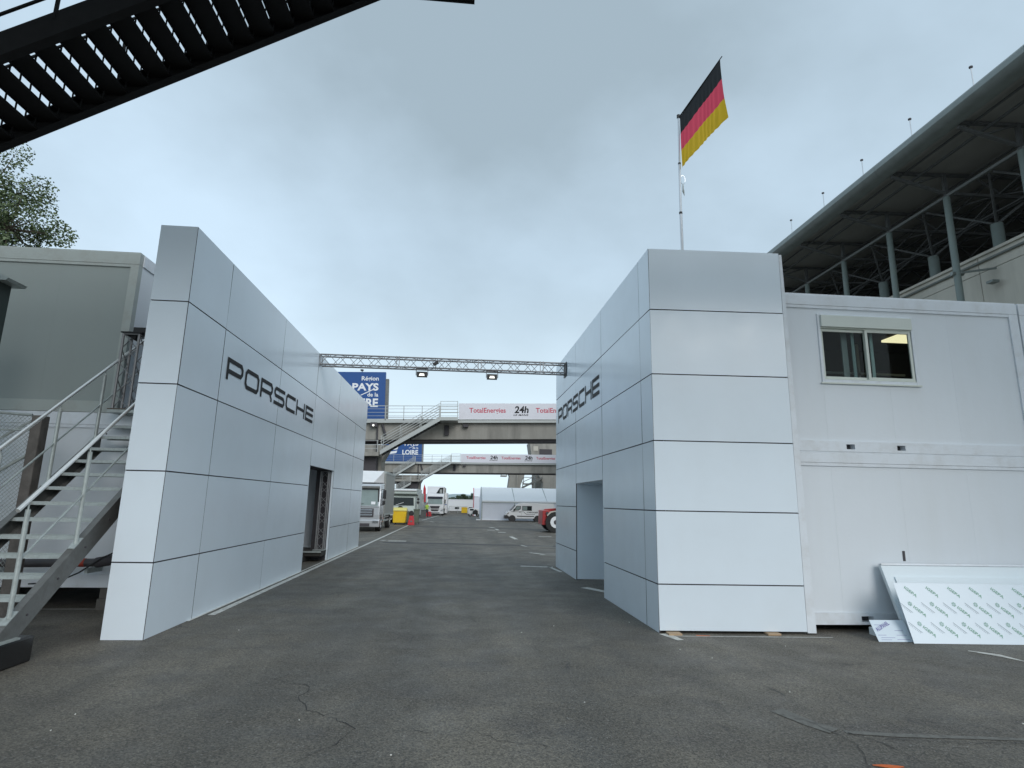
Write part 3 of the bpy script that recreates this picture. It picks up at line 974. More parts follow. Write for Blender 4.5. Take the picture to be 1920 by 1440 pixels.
# left containers
YG = 10.3
grpL = 'site containers stacked behind the steel stairs'
l_up = container('site_container', 'upper grey site container behind the steel stairs', -11.9, -5.87, YG, 16.3, 3.16, 6.04, CONT_G, CONT_GF, grpL, top=.21, bot=.19, post=.14, npan=5, side_door=(11.2, 12.2))
l_lo = container('site_container', 'lower pale site container on dark blocks behind the steel stairs', -10.97, -4.94, YG, 16.3, 0.34, 3.135, CONT_W, CONT_F, grpL, top=.19, bot=.20, post=.14, npan=5)
l2u = container('site_container', 'upper site container hidden behind the grey one', -11.9, -5.87, 16.4, 22.3, 3.16, 6.04, CONT_G, CONT_GF, grpL, npan=5)
l2l = container('site_container', 'lower site container hidden behind the pale one', -11.9, -5.87, 16.4, 22.3, 0.34, 3.135, CONT_W, CONT_F, grpL, npan=5)
blk = None
for i, (x, y) in enumerate(((-5.55, 10.45), (-8.2, 10.5), (-10.6, 10.5), (-6.05, 15.8), (-11.4, 15.8), (-6.05, 16.8), (-11.4, 16.8), (-6.05, 21.8), (-11.4, 21.8))):
    if blk is None:
        blk = thing('support_block', 'grey concrete block under the near corner of the pale container beside the left wall', 'concrete block', (x, y, 0), group='blocks under the left containers')
        part('block_course', MB().box(-.20, .17, -.12, .25, 0, .165), BLOCKM, blk, False)
        part('block_course', MB().box(-.18, .18, -.10, .24, .17, .335), BLOCKM, blk, False)
    else:
        c = copy_tree(blk); c.location = (x, y, 0)
        c['label'] = ['', 'grey concrete block under the middle of the pale container', 'grey concrete block at the far left end of the pale container'][i] if i < 3 else ('', '', '', 'hidden concrete block under the rear end of the first pair, road side', 'hidden concrete block under the rear end of the first pair, far side', 'hidden concrete block under the front of the rear pair, road side', 'hidden concrete block under the front of the rear pair, far side', 'hidden concrete block under the rear end of the rear pair, road side', 'hidden concrete block under the rear end of the rear pair, far side')[i]

# grey pipe along the lower container
t_ = thing('drain_pipe', 'dark grey pipe with a red band along the foot of the pale container', 'pipe', (-6, 9.9, .7))
part('pipe', MB().tube((-9, 9.95, .70), (-5.62, 9.95, .76), .062, 12), PIPEM, t_, smooth=True)
part('pipe_sleeve', MB().tube((-5.62, 9.95, .76), (-5.30, 9.93, .82), .078, 12), JOINT, t_, smooth=True)
part('red_band', MB().tube((-5.86, 9.95, .757), (-5.78, 9.95, .758), .066, 12), mat('red_tape', (.35, .05, .03), .5), t_, smooth=True)
part('bracket', MB().box(-7.2, -7.16, 9.9, 10.29, .58, .64).box(-5.75, -5.71, 9.9, 10.29, .60, .68), GALV, t_)
cb = tag(part('cable', MB().path([(-6.5, 9.85, .45), (-6.1, 9.85, .48), (-5.8, 9.85, .62), (-5.5, 9.85, .84), (-5.2, 9.85, .98)], .012, 6), BLACKPLAS), 'thin black cable rising past the dark pipe', 'cable')

# ------------------------------------------------------------------ steel stairs on the left
t_ = thing('steel_stairs', 'galvanised steel stairs with polished handrails rising beside the left wall', 'stairs', (-5.27, 6.9, 0))
XR_, XLs = -4.68, -5.85
y_a, z_a, sl = 6.88, .44, .775


def ridge(y):
    return z_a + sl * (y - y_a)


for xs_, sg in ((XR_, -1), (XLs, 1)):
    y0_, y1_ = 6.80, 9.95
    for nm, prof in (('stringer', (0.0, 0.0)),):
        # channel section: web plus two flanges turned inwards
        mb = MB()
        xa, xb = xs_, xs_ + sg * .012
        P = lambda x, y, dz: (x, y, ridge(y) + dz)
        for (x1_, x2_, d1, d2) in ((xa, xb, -.30, 0.0), (xa + sg * .0121, xs_ + sg * .085, -.016, 0.0), (xa + sg * .0121, xs_ + sg * .085, -.30, -.284)):
            v = [P(x1_, y0_, d1), P(x2_, y0_, d1), P(x2_, y1_, d1), P(x1_, y1_, d1), P(x1_, y0_, d2), P(x2_, y0_, d2), P(x2_, y1_, d2), P(x1_, y1_, d2)]
            mb.add(v, [(0, 3, 2, 1), (4, 5, 6, 7), (0, 1, 5, 4), (1, 2, 6, 5), (2, 3, 7, 6), (3, 0, 4, 7)])
        st_ = part('stringer', mb, STRINGER, t_)
    for k in range(9):
        yb = 7.15 + k * .42
        part('bolt', MB().tube((xs_ - sg * .01, yb, ridge(yb) - .15), (xs_ + sg * .002, yb, ridge(yb) - .15), .013, 8), JOINT, st_)
tr0 = None
k = 0
z = 0.46
while z < 3.05:
    y = 7.03 + (z - .44) / sl
    mb = None
    if tr0 is None:
        mb = MB().box(XLs + .014, XR_ - .014, -.13, .13, -.004, 0).box(XLs + .014, XR_ - .014, -.13, -.126, -.042, -.004).box(XLs + .014, XR_ - .014, .126, .13, -.042, -.004)
        for q in range(9):
            yy = -.10 + q * .025
            mb.box(XLs + .02, XR_ - .02, yy, yy + .006, .0005, .004)
        mb.v = [(v[0] + 5.27, v[1], v[2]) for v in mb.v]
        o = part('tread', mb, GALV, t_, False)
        tr0 = o
    else:
        o = tr0.copy(); COL.objects.link(o); o.parent = t_
    o.location = (0, y - 6.9, z)
    z += .205
part('landing', MB().box(XLs + .02, XR_, 9.96, 10.29, 3.12, 3.17), GALV, t_)
part('landing_leg', MB().box(XR_ - .09, XR_ - .01, 10.2, 10.28, 0, 3.11), GALV, t_)
# posts
for xs_, ys, hh in ((XR_ - .04, (6.95, 7.86, 8.85, 9.85), 1.20), (XLs + .04, (6.95, 7.90, 8.84, 9.74), 1.10)):
    for yb in ys:
        zb = ridge(yb)
        po = part('post', MB().tube((xs_, yb, zb), (xs_, yb, zb + hh - .07), .026, 10), GALV, t_, smooth=True)
        part('post_pin', MB().tube((xs_, yb, zb + hh - .07), (xs_, yb, zb + hh), .009, 6), GALV, po)
        part('foot_plate', MB().obox((xs_, yb, zb + .003), (1, 0, 0), Vector((0, 1, sl)).normalized(), Vector((0, -sl, 1)).normalized(), -.04, .04, -.10, .09, 0, .01), GALV, po)
for xs_, h1, h2, ya, yb in ((XR_ - .04, 1.235, .60, 6.80, 10.2), (XLs + .04, 1.13, .55, 6.60, 10.75)):
    part('handrail', MB().tube((xs_, ya, ridge(ya) + h1), (xs_, yb, ridge(yb) + h1), .024, 12), STAINL, t_, smooth=True)
    ya2 = 6.98
    part('mid_rail', MB().tube((xs_, ya2, ridge(ya2) + h2), (xs_, yb, ridge(yb) + h2), .013, 8), GALV, t_, smooth=True)
part('foot', MB().obox((-4.77, 6.84, 0), (1, 0, 0), (0, 1, 0), (0, 0, 1), -.12, .14, -.17, .20, .272, .292).box(-4.86, -4.69, 6.80, 6.98, .292, .36), GALV, t_)
part('foot', MB().box(-5.98, -5.70, 6.68, 7.04, .272, .292).box(-5.86, -5.74, 6.80, 6.98, .292, .36), GALV, t_)
t_ = thing('ballast_block', 'glossy black ballast block under the foot of the steel stairs', 'ballast block', (-4.95, 6.9, 0))
part('block_body', MB().box(-5.30, -4.64, 6.45, 7.28, 0.0, 0.27), mat('black_ballast', (.014, .014, .015), .22, 0, .2, 5), t_, bevel=.02)
part('handle_slot', MB().box(-5.16, -4.95, 6.44, 6.449, 0.10, 0.16), GALV, t_)
o = tag(part('ballast_block', MB().box(-6.25, -5.45, 6.45, 7.28, 0.0, 0.27), BLACKPLAS, None, bevel=.02), 'black ballast block under the left stringer, mostly outside the frame', 'ballast block')

# vertical truss behind the stairs
t_ = thing('truss_tower', 'upright silver lattice truss behind the steel stairs', 'truss', (-5.66, 10.15, 3.17))
truss(t_, (-5.66, 10.15, 3.19), (-5.66, 10.15, 4.47), 0.255, (0, 1, 0), .022, .009, .25)
part('base_plate', MB().box(-5.84, -5.48, 9.97, 10.33, 3.172, 3.19), BARK, t_)
t_ = thing('truss_cap_lamp', 'black bracket and lamp on top of the upright truss', 'lamp', (-5.66, 10.15, 4.49))
part('bracket', MB().box(-.17, .17, -.15, .15, .0, .02), BLACKPLAS, t_, False)
part('lamp_body', MB().box(.0, .20, -.10, .08, .021, .11).prism([(-.12, .0), (.02, -.11), (.05, 0.0)], 1, -.06, .06), BLACKPLAS, t_, False)

# fence on the far left
t_ = thing('mesh_fence', 'chain link fence panel with a weathered post left of the steel stairs', 'fence', (-6.5, 9.2, 0))
part('fence_post', MB().box(-6.41, -6.26, 9.17, 9.34, 0, 2.94), POSTC, t_, bevel=.012)
part('fence_rail', MB().tube((-9.4, 9.25, 3.10), (-6.46, 9.25, 2.95), .022, 8).tube((-9.4, 9.25, 2.72), (-6.46, 9.25, 2.72), .014, 8), GALV, t_, smooth=True)
part('fence_brace', MB().tube((-7.6, 9.27, 1.55), (-6.42, 9.22, 2.35), .024, 8).tube((-7.6, 9.30, 2.1), (-6.46, 9.25, 2.86), .018, 8), GALV, t_, smooth=True)
mesh_ = MB()
s = .062
x0_, x1_, zb, zt = -9.3, -6.46, .30, 2.94
n = int((x1_ - x0_ + zt - zb) / s)
for i in range(n):
    for sg in (1, -1):
        c = x0_ - (zt - zb) + i * s * 1.0
        pts = []
        a0 = max(x0_, c); a1 = min(x1_, c + (zt - zb))
        if a1 - a0 < .02:
            continue
        if sg > 0:
            p, q = (a0, 9.25, zb + a0 - c), (a1, 9.25, zb + a1 - c)
        else:
            p, q = (a0, 9.253, zt - (a0 - c)), (a1, 9.253, zt - (a1 - c))
        mesh_.tube(p, q, .0038, 3, cap=False)
for i in range(int((x1_ - x0_ + zt - zb) / s)):
    c = x0_ + i * s
o = part('wire_mesh', mesh_, GALV, t_); o['kind'] = 'stuff'
t_ = thing('cabinet_post', 'dark green post with an overhanging cap at the far left edge', 'post', (-7.16, 9.05, 0))
part('post_shaft', MB().box(-7.46, -7.07, 8.95, 9.2, 0, 4.93), mat('dark_green_post', (.035, .05, .046), .6), t_)
part('post_cap', MB().prism([(-7.5, 4.93), (-6.93, 4.93), (-6.90, 4.97), (-7.15, 5.08), (-7.5, 5.08)], 1, 8.88, 9.28), GALV, t_)

# ------------------------------------------------------------------ boards leaning on the right container
def leaning(o, p, u, h_vec, w, th):
    p, u, h = Vector(p), Vector(u).normalized(), Vector(h_vec)
    L = h.length; h = h.normalized(); n = u.cross(h).normalized()
    return p, u, h, n, L


t_ = thing('foam_board', 'thick white insulation board leaning on the lower white container', 'board', (7.6, 8.45, 0))
p = Vector((6.42, 8.36, 0.01)); u = Vector((1, -.02, 0)).normalized(); h = (Vector((6.33, 8.66, .965)) - p); L = h.length; h.normalize(); n = u.cross(h).normalized()
part('board_body', MB().obox(p, u, h, n, 0, 3.4, 0, L, -.055, 0.0), SHEETW, t_, bevel=.004)
part('top_lip', MB().obox(p, u, h, n, 0.01, 3.4, L + .001, L + .03, -.055, .012), CONT_F, t_, bevel=.004)
part('board_face', MB().obox(p, u, h, n, 0.14, 3.4, 0.0, L - .17, .001, .022), SHEETW, t_)
t_ = thing('filmed_sheet', 'large pale blue sheet printed with green words leaning in front', 'panel sheet', (7.6, 8.0, 0))
p = Vector((6.235, 8.02, 0.004)); u = Vector((1, -.055, 0)).normalized(); h = Vector((6.20, 8.255, .765)) - p; L = h.length; h.normalize(); n = u.cross(h).normalized()
if n.y > 0:
    n = -n
part('sheet', MB().obox(p, u, h, n, 0, 3.2, 0, L, -.004, 0.0), SHEETB, t_)
gw, gc, gl = MB(), MB(), MB()
dxt, dzt = .315, .262
for r in range(-1, 4):
    for c in range(-1, 10):
        bx = .10 + c * dxt - (3 - r) * 0 + (r - 2) * -.035
        bz = .048 + r * dzt
        di = Vector((.72, -.69))
        U_ = u * di.x + h * di.y; V_ = u * .69 + h * .72
        if bx > 3.0:
            continue
        # word
        q = (bx + .025, bz + .155)
        end = (q[0] + .72 * .19, q[1] - .69 * .19)
        if q[0] > .02 and q[1] < L - .05 and end[1] > .02:
            text_on(gw, 'IGEPA', p + u * q[0] + h * q[1] + n * .003, U_, V_, .185, .042, bold=.02)
        # round emblem
        cx, cz = bx + .0, bz + .205
        if cx - .03 > 0 and cz + .03 < L and cz - .03 > 0:
            for e in range(6):
                a0 = e * pi / 3 + .1; a1 = a0 + .75
                gc.quad(*[p + u * (cx + rr * cos(a)) + h * (cz + rr * sin(a)) + n * .003 for rr, a in ((.008, a0), (.031, a0), (.031, (a0 + a1) / 2), (.031, a1), (.008, a1))])
        # line of small print
        sx, sz = bx + .165, bz + .225
        ex, ez = sx + .72 * .20, sz - .69 * .20
        if ez > .01 and sz < L - .01:
            gl.obox(p + u * sx + h * sz, U_, V_, n, 0, .20, 0, .007, .002, .003)
            for e in range(8):
                gl.obox(p + u * sx + h * sz, U_, V_, n, .02 + e * .022, .03 + e * .022, -.022, -.014, .002, .003)
part('green_lettering', gw, GREENP, t_)
part('round_emblems', gc, GREENPL, t_)
part('small_print', gl, GREYP, t_)
t_ = thing('offcut_sheet', 'small white offcut sheet printed with violet lettering on the ground', 'panel sheet', (6.0, 8.2, 0))
p = Vector((5.80, 8.12, 0.004)); u = Vector((1, -.02, 0)).normalized(); h = Vector((5.83, 8.30, .255)) - p; h -= u * .02; L = h.length; h.normalize(); n = u.cross(h).normalized()
if n.y > 0:
    n = -n
part('sheet', MB().obox(p, u, h, n, 0, .50, 0, L, -.004, 0), SHEETB, t_)
tw = MB()
text_on(tw, 'ALUPANEL', p + u * .05 + h * .14 + n * .003, (u * .90 + h * .42).normalized(), (h * .90 - u * .42).normalized(), .25, .055, bold=.02)
part('lettering', tw, VIOLETP, t_)
lw = MB()
for a, b, c in ((.03, .09, .12), (.06, .055, .2), (.3, .09, .15), (.3, .155, .12), (.05, .025, .15), (.28, .03, .18), (.04, .235, .12)):
    lw.obox(p, u, h, n, a, a + c, b, b + .004, .002, .003)
part('printed_line', lw, VIOLETP, t_)
o = tag(part('foam_offcut', MB().box(6.02, 6.6, 8.5, 8.62, .30, .40), SHEETW), 'narrow white offcut behind the small printed sheet', 'offcut')
o.location = (0, 0, -.30); o.rotation_euler = (0, 0, 0)

# ------------------------------------------------------------------ flag
t_ = thing('flag_pole', 'white flag pole with a side arm on the right tower', 'flag pole', (3.80, 9.5, 5.0))
part('pole', MB().tube((3.79, 9.5, 5.28), (3.795, 9.5, 7.0), .026, 10).tube((3.795, 9.5, 7.0), (3.81, 9.5, 8.0), .022, 10).tube((3.81, 9.5, 8.0), (3.83, 9.5, 8.99), .019, 10), ALU, t_, smooth=True)
part('collar', MB().tube((3.795, 9.5, 6.99), (3.795, 9.5, 7.03), .030, 10).tube((3.81, 9.5, 7.99), (3.81, 9.5, 8.02), .026, 10), BLACKPLAS, t_)
part('cap', MB().tube((3.83, 9.5, 8.96), (3.83, 9.5, 9.02), .032, 10), BLACKPLAS, t_)
part('arm', MB().tube((3.83, 9.5, 8.96), (3.97, 7.93, 8.965), .011, 8, .008), LETTER, t_)
part('cord_loop', MB().path([(3.83 + .045 * cos(a) + .03, 9.5, 7.68 + .09 * sin(a)) for a in [i * pi / 6 for i in range(13)]], .004, 5), ALU, t_)
part('cord_weight', MB().tube((3.86, 9.5, 7.58), (3.86, 9.5, 7.46), .010, 6, .016).tube((3.86, 9.5, 7.46), (3.88, 9.5, 7.36), .022, 6, .003), GALV, t_)
t_ = thing('flag', 'black red and gold striped flag hanging from the pole arm', 'flag', (3.84, 9.48, 8.95))
nx, nzr = 90, 8


def flagpt(s, v):
    # s along the arm 0..1, v downwards 0..1
    x = 3.845 + (3.965 - 3.845) * s; y = 9.47 + (7.99 - 9.47) * s
    drop = 1.06 + .04 * s
    z = 8.958 - drop * v
    amp = .010 * min(1, v * 4) * (0.5 + v * .6)
    x += .6 * amp * sin(s * 62 + v * 2.2 + 2 * sin(s * 9)) + .008 * sin(s * 11 - v * 3) * v
    y += .005 * sin(s * 47 + v * 4) * min(1, v * 4)
    if s > .86:
        e = (s - .86) / .14
        x += .05 * e * v * v
        y -= .05 * e * max(0, v - .6) * 2
        z += .03 * e * v
    z += .020 * sin(s * 5.5) * v
    return (x, y, z)


for m_ in (FBLACK, FRED, FGOLD):
    N, L = m_.node_tree.nodes, m_.node_tree.links
    p_ = N['Principled BSDF']
    tl = N.new('ShaderNodeBsdfTranslucent')
    L.new(p_.inputs['Base Color'].links[0].from_socket, tl.inputs['Color'])
    ms = N.new('ShaderNodeMixShader'); ms.inputs[0].default_value = 0.45
    L.new(p_.outputs[0], ms.inputs[1]); L.new(tl.outputs[0], ms.inputs[2])
    L.new(ms.outputs[0], [n for n in N if n.type == 'OUTPUT_MATERIAL'][0].inputs[0])
for i, m_ in enumerate((FBLACK, FRED, FGOLD)):
    mb = MB()
    base = len(mb.v)
    for r in range(nzr + 1):
        v = (i + r / nzr) / 3
        for c in range(nx + 1):
            mb.v.append(flagpt(c / nx, v))
    for r in range(nzr):
        for c in range(nx):
            a = r * (nx + 1) + c
            mb.f.append((a, a + 1, a + nx + 2, a + nx + 1))
    part('stripe', mb, m_, t_, smooth=False)['label'] = ('black top stripe', 'red middle stripe', 'gold lower stripe')[i]
for o in kids(t_):
    o.data.polygons.foreach_set('use_smooth', [True] * len(o.data.polygons))

# ------------------------------------------------------------------ overhead steel stairs and the footbridge above the camera
t_ = thing('overhead_stairs', 'black silhouette of steel stairs overhead at the top left', 'stairs', (-3.0, 6.4, 8.8))
Yn, Yf = 5.90, 7.10
SS = .60


def zo(x):
    return 9.50 + SS * x


def slab(mb, xa, xb, ya, yb, d0, d1):
    v = [(xa, ya, zo(xa) + d0), (xb, ya, zo(xb) + d0), (xb, yb, zo(xb) + d0), (xa, yb, zo(xa) + d0), (xa, ya, zo(xa) + d1), (xb, ya, zo(xb) + d1), (xb, yb, zo(xb) + d1), (xa, yb, zo(xa) + d1)]
    return mb.add(v, [(0, 3, 2, 1), (4, 5, 6, 7), (0, 1, 5, 4), (1, 2, 6, 5), (2, 3, 7, 6), (3, 0, 4, 7)])


xlo, xhi = -12.5, -1.3
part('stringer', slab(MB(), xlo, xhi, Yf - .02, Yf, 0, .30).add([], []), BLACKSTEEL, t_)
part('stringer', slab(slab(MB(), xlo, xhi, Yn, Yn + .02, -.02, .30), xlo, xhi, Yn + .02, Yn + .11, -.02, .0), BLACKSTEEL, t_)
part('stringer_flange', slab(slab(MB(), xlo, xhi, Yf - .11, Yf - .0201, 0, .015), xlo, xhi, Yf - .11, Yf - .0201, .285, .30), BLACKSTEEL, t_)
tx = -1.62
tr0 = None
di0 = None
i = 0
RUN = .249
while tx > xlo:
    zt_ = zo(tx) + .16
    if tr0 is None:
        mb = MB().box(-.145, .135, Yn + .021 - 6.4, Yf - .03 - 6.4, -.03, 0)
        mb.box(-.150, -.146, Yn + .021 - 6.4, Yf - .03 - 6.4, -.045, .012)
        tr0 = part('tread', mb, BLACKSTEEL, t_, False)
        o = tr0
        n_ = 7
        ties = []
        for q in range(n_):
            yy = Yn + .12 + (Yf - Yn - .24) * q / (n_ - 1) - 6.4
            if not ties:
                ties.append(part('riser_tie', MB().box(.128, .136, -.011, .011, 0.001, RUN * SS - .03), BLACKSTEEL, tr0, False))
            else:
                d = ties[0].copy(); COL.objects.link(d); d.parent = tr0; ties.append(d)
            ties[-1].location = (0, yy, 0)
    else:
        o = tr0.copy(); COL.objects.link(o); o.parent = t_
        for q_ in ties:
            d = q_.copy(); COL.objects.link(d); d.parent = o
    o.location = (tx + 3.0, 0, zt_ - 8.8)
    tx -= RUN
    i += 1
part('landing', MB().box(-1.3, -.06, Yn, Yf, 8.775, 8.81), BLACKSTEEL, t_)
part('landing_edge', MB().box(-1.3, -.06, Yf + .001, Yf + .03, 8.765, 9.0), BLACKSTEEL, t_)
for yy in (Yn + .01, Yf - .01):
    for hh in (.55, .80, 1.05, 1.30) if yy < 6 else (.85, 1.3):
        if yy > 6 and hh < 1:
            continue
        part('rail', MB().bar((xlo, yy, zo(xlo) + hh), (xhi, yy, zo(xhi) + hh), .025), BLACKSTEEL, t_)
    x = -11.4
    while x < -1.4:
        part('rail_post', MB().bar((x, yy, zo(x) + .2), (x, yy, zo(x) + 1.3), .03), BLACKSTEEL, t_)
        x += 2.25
t_ = thing('near_footbridge', 'concrete footbridge crossing above the camera, outside the frame', 'bridge', (0, 1.8, 7))
part('deck', MB().box(-16, 14, 1.6, 4.8, 8.45, 8.80), CONC, t_)
part('girder', MB().box(-16, 14, 1.9, 4.5, 7.15, 8.449), CONC, t_)
part('pier', MB().box(-13.5, -12.2, 2.4, 3.8, 0, 7.149), CONC, t_)
part('pier', MB().box(12, 13.3, 2.4, 3.8, 0, 7.149), CONC, t_)


# ------------------------------------------------------------------ footbridges down the road
def stair_flight(parent_args, x0, z0, x1, z1, y0, w, rails=5, material=None, landing=None):
    t = thing(*parent_args[:3], **parent_args[3])
    sl_ = (z1 - z0) / (x1 - x0)
    up = Vector((0, 0, 1))
    Lm = material or WHITE
    for yy in (y0, y0 + w):
        mb = MB()
        v = [(x0, yy, z0 - .0), (x1, yy, z1 - .0), (x1, yy, z1 + .36), (x0, yy, z0 + .36)]
        v = v + [(a, b + .05, c) for a, b, c in v]
        mb.add(v, [(0, 1, 2, 3), (7, 6, 5, 4), (0, 4, 5, 1), (1, 5, 6, 2), (2, 6, 7, 3), (3, 7, 4, 0)])
        part('stringer', mb, STRL if yy == y0 else DARKSTAIR, t, False)  # far stringer coloured dark to stand for the stairs' shaded underside
        for i in range(rails):
            hh = .60 + i * .22
            part('rail', MB().bar((x0, yy, z0 + hh), (x1, yy, z1 + hh), .035), STRL, t, False)
        for f in (0.02, .33, .66, .98):
            xx, zz = x0 + (x1 - x0) * f, z0 + (z1 - z0) * f
            part('rail_post', MB().bar((xx, yy, zz + .3), (xx, yy, zz + .6 + (rails - 1) * .22), .04), STRL, t, False)
    n_ = int(abs(z1 - z0) / .17)
    tr = None
    for i in range(n_):
        f = (i + .5) / n_
        if tr is None:
            tr = part('tread', MB().box(-.14, .14, y0 + .051, y0 + w - .001, -.02, .02), DARKSTAIR, t, False); o_ = tr
        else:
            o_ = tr.copy(); COL.objects.link(o_); o_.parent = t
        o_.location = (x0 + (x1 - x0) * f, 0, z0 + (z1 - z0) * f + .18)
    if landing:
        a, b, zl = landing
        part('landing', MB().box(a, b, y0, y0 + w + .05, zl - .28, zl), STRL, t, False)
        for hh in (.35, .62, .85, 1.08, 1.32):
            part('rail', MB().bar((a, y0 + .02, zl + hh), (b, y0 + .02, zl + hh), .035), STRL, t, False)
            part('rail', MB().bar((b - .02, y0 + .02, zl + hh), (b - .02, y0 + w, zl + hh), .035), STRL, t, False)
        for xx in (a + .03, b - .03):
            part('rail_post', MB().bar((xx, y0 + .02, zl), (xx, y0 + .02, zl + 1.34), .05), STRL, t, False)
    return t


STRL = mat('pale_painted_steel', (0.40, 0.42, 0.41), 0.45, 0.2, 0.08, 2)
DARKSTAIR = mat('dark_tread_and_underside', (0.05, 0.05, 0.05), 0.6)


def footbridge(Yb, which):
    near = which == 0
    rot = (0, -atan(.03 if near else .014), 0)
    ZB = 0 if near else -.66
    w_ = 'nearer' if near else 'farther'
    t = thing('concrete_footbridge', '%s concrete footbridge across the road behind the truss' % w_ if near else 'farther concrete footbridge seen under the nearer one', 'bridge', (0, Yb, ZB), rot, 'concrete footbridges over the road')
    part('deck_slab', MB().box(-24, 30, -.3, 3.4, 8.43, 8.66), CONC, t, False)
    part('deck_edge', MB().box(-24, 30, -.36, -.301, 8.40, 8.74), STRL, t, False)
    part('girder', MB().prism([(.12, 7.02), (.0, 8.429), (3.0, 8.429), (2.9, 7.02)], 0, -24, 30), CONC, t, False)
    part('soffit_shade_strip', MB().box(-24, 30, .35, 2.7, 6.86, 7.019), JOINT, t, False)  # dark strip: shade of the girder's underside put into the colour
    for x in (-23, -16, -9):
        pass
    part('rail', MB().bar((-24, -.33, 9.86), (-.25, -.33, 9.86), .05), STRL, t, False)
    for z_ in (9.6, 9.3, 9.0):
        part('rail', MB().bar((-24, -.33, z_), (-.25, -.33, z_), .03), STRL, t, False)
    x = -23.5
    while x < -.3:
        part('rail_post', MB().bar((x, -.33, 8.6), (x, -.33, 9.88), .06), STRL, t, False)
        x += 1.55
    part('parapet_back', MB().box(-24, 30, 3.3, 3.4, 8.661, 8.9), CONC, t, False)
    for z_ in (9.86, 9.4):
        part('rail', MB().bar((-24, 3.35, z_), (30, 3.35, z_), .05), STRL, t, False)
    # upright dark stain built as a box, and a lamp, under the deck
    part('bracket', MB().box(-1.45, -1.05, -.15, .0, 7.35, 8.2).box(.15, .60, -.32, .0, 8.02, 8.28), JOINT, t, False)
    part('drain_pipe', MB().tube((-7.1, -.12, 8.3), (-7.1, -.12, 5.9), .07, 8).tube((-6.7, -.12, 8.3), (-6.4, -.12, 7.3), .10, 8), JOINT, t, False)
    # piers with stair platforms
    part('pier', MB().box(-10.6, -6.75, .3, 2.7, 0, 6.6), CONC, t, False)
    part('pier_wall', MB().prism([(-12.5, 6.6), (-6.0, 6.6), (-6.75, 5.2), (-12.5, 5.2)], 1, .6, 2.4), CONC, t, False)
    part('pier', MB().box(22, 25, .3, 2.7, 0, 6.6), CONC, t, False)
    part('platform', MB().box(-10.9, -6.7, -1.9, .05, 5.50, 5.80), CONC, t, False)
    for z_ in (6.1, 6.4, 6.75):
        part('rail', MB().bar((-10.9, -1.85, z_), (-6.75, -1.85, z_), .035), STRL, t, False)
    for x in (-10.8, -9.4, -8.1, -6.8):
        part('rail_post', MB().bar((x, -1.85, 5.8), (x, -1.85, 6.77), .05), STRL, t, False)
    part('platform', MB().box(-10.8, -6.9, -1.7, .25, 3.92, 4.25), CONC_L, t, False)
    part('platform_leg', MB().box(-10.3, -7.0, -1.2, .2, 4.251, 5.499), JOINT, t, False)
    # stairs hung in front of the face
    g_ = 'stairs on the footbridges'
    stair_flight(('bridge_stairs', 'pale steel stairs falling left from the banner end of the %s footbridge' % w_, 'stairs', dict(loc=(0, Yb, ZB), rot=rot, group=g_)),
                 -6.6, 5.58, -1.75, 8.36, -1.9, 1.4, landing=(-1.75, -.28, 8.68))
    if not near:
        stair_flight(('bridge_stairs', 'upper flight at the left pier of the farther footbridge', 'stairs', dict(loc=(0, Yb, ZB), rot=rot, group=g_)),
                     -11.0, 6.1, -7.5, 8.3, -1.7, 1.1, 4)
        stair_flight(('bridge_stairs', 'lower flight at the left pier of the farther footbridge', 'stairs', dict(loc=(0, Yb, ZB), rot=rot, group=g_)),
                     -11.2, 3.1, -8.0, 5.0, -2.9, 1.1, 4)
    # banner with printed words
    bt = thing('sponsor_banner', 'white printed banner along the railing of the %s footbridge' % w_, 'banner', (0, Yb, ZB), rot, 'banners on the footbridges')
    part('banner_sheet', MB().box(-.22, 30, -.44, -.42, 8.68, 10.07), BANNER, bt, False)
    part('banner_hem', MB().box(-.22, 30, -.445, -.441, 8.67, 8.72), WHITE, bt, False)
    rd, bk = MB(), MB()
    x = .68
    for k_ in range(5):
        text_on(rd, 'TotalEnergies', (x, -.446, 9.12), (1, 0, 0), (0, 0, 1), 3.15, .56, bold=.018)
        text_on(bk, '24h', (x + 3.90, -.446, 9.22), (1, 0, 0), (0, 0, 1), 1.25, .62, bold=.03, shear=.15)
        text_on(bk, 'LE MANS', (x + 3.82, -.446, 8.98), (1, 0, 0), (0, 0, 1), 1.30, .15, bold=.03, shear=.2, space=1.1)
        x += 5.78
    part('red_lettering', rd, PINK, bt, False)
    part('dark_lettering', bk, LETTER, bt, False)
    # billboard standing on the deck
    bb = thing('billboard', 'blue billboard with white regional lettering on the %s footbridge' % w_, 'billboard', (0, Yb, ZB), rot, 'blue billboards on the footbridges')
    yb = 1.2
    part('board', MB().box(-13.2, -6.72, yb, yb + .35, 8.75, 13.15), BLUE, bb, False)
    part('side_return', MB().box(-6.719, -6.45, yb + .08, yb + .5, 8.70, 12.55), STRINGER, bb, False)
    part('support_frame', MB().bar((-12.5, yb + .4, 8.66), (-12.5, yb + .4, 12.6), .12).bar((-7.2, yb + .4, 8.66), (-7.2, yb + .4, 12.4), .12).bar((-7.2, yb + .5, 8.7), (-7.2, 3.2, 8.75), .1), STRINGER, bb, False)
    tx_ = MB()
    Xr = -7.32
    text_on(tx_, 'R\u00e9gion', (Xr - 1.49, yb - .006, 12.26), (1, 0, 0), (0, 0, 1), 1.49, .50, bold=.02)
    text_on(tx_, 'PAYS', (Xr - 2.28, yb - .006, 11.46), (1, 0, 0), (0, 0, 1), 2.28, .68, bold=.035)
    text_on(tx_, 'de la', (Xr - .95, yb - .006, 10.93), (1, 0, 0), (0, 0, 1), .95, .36, bold=.02)
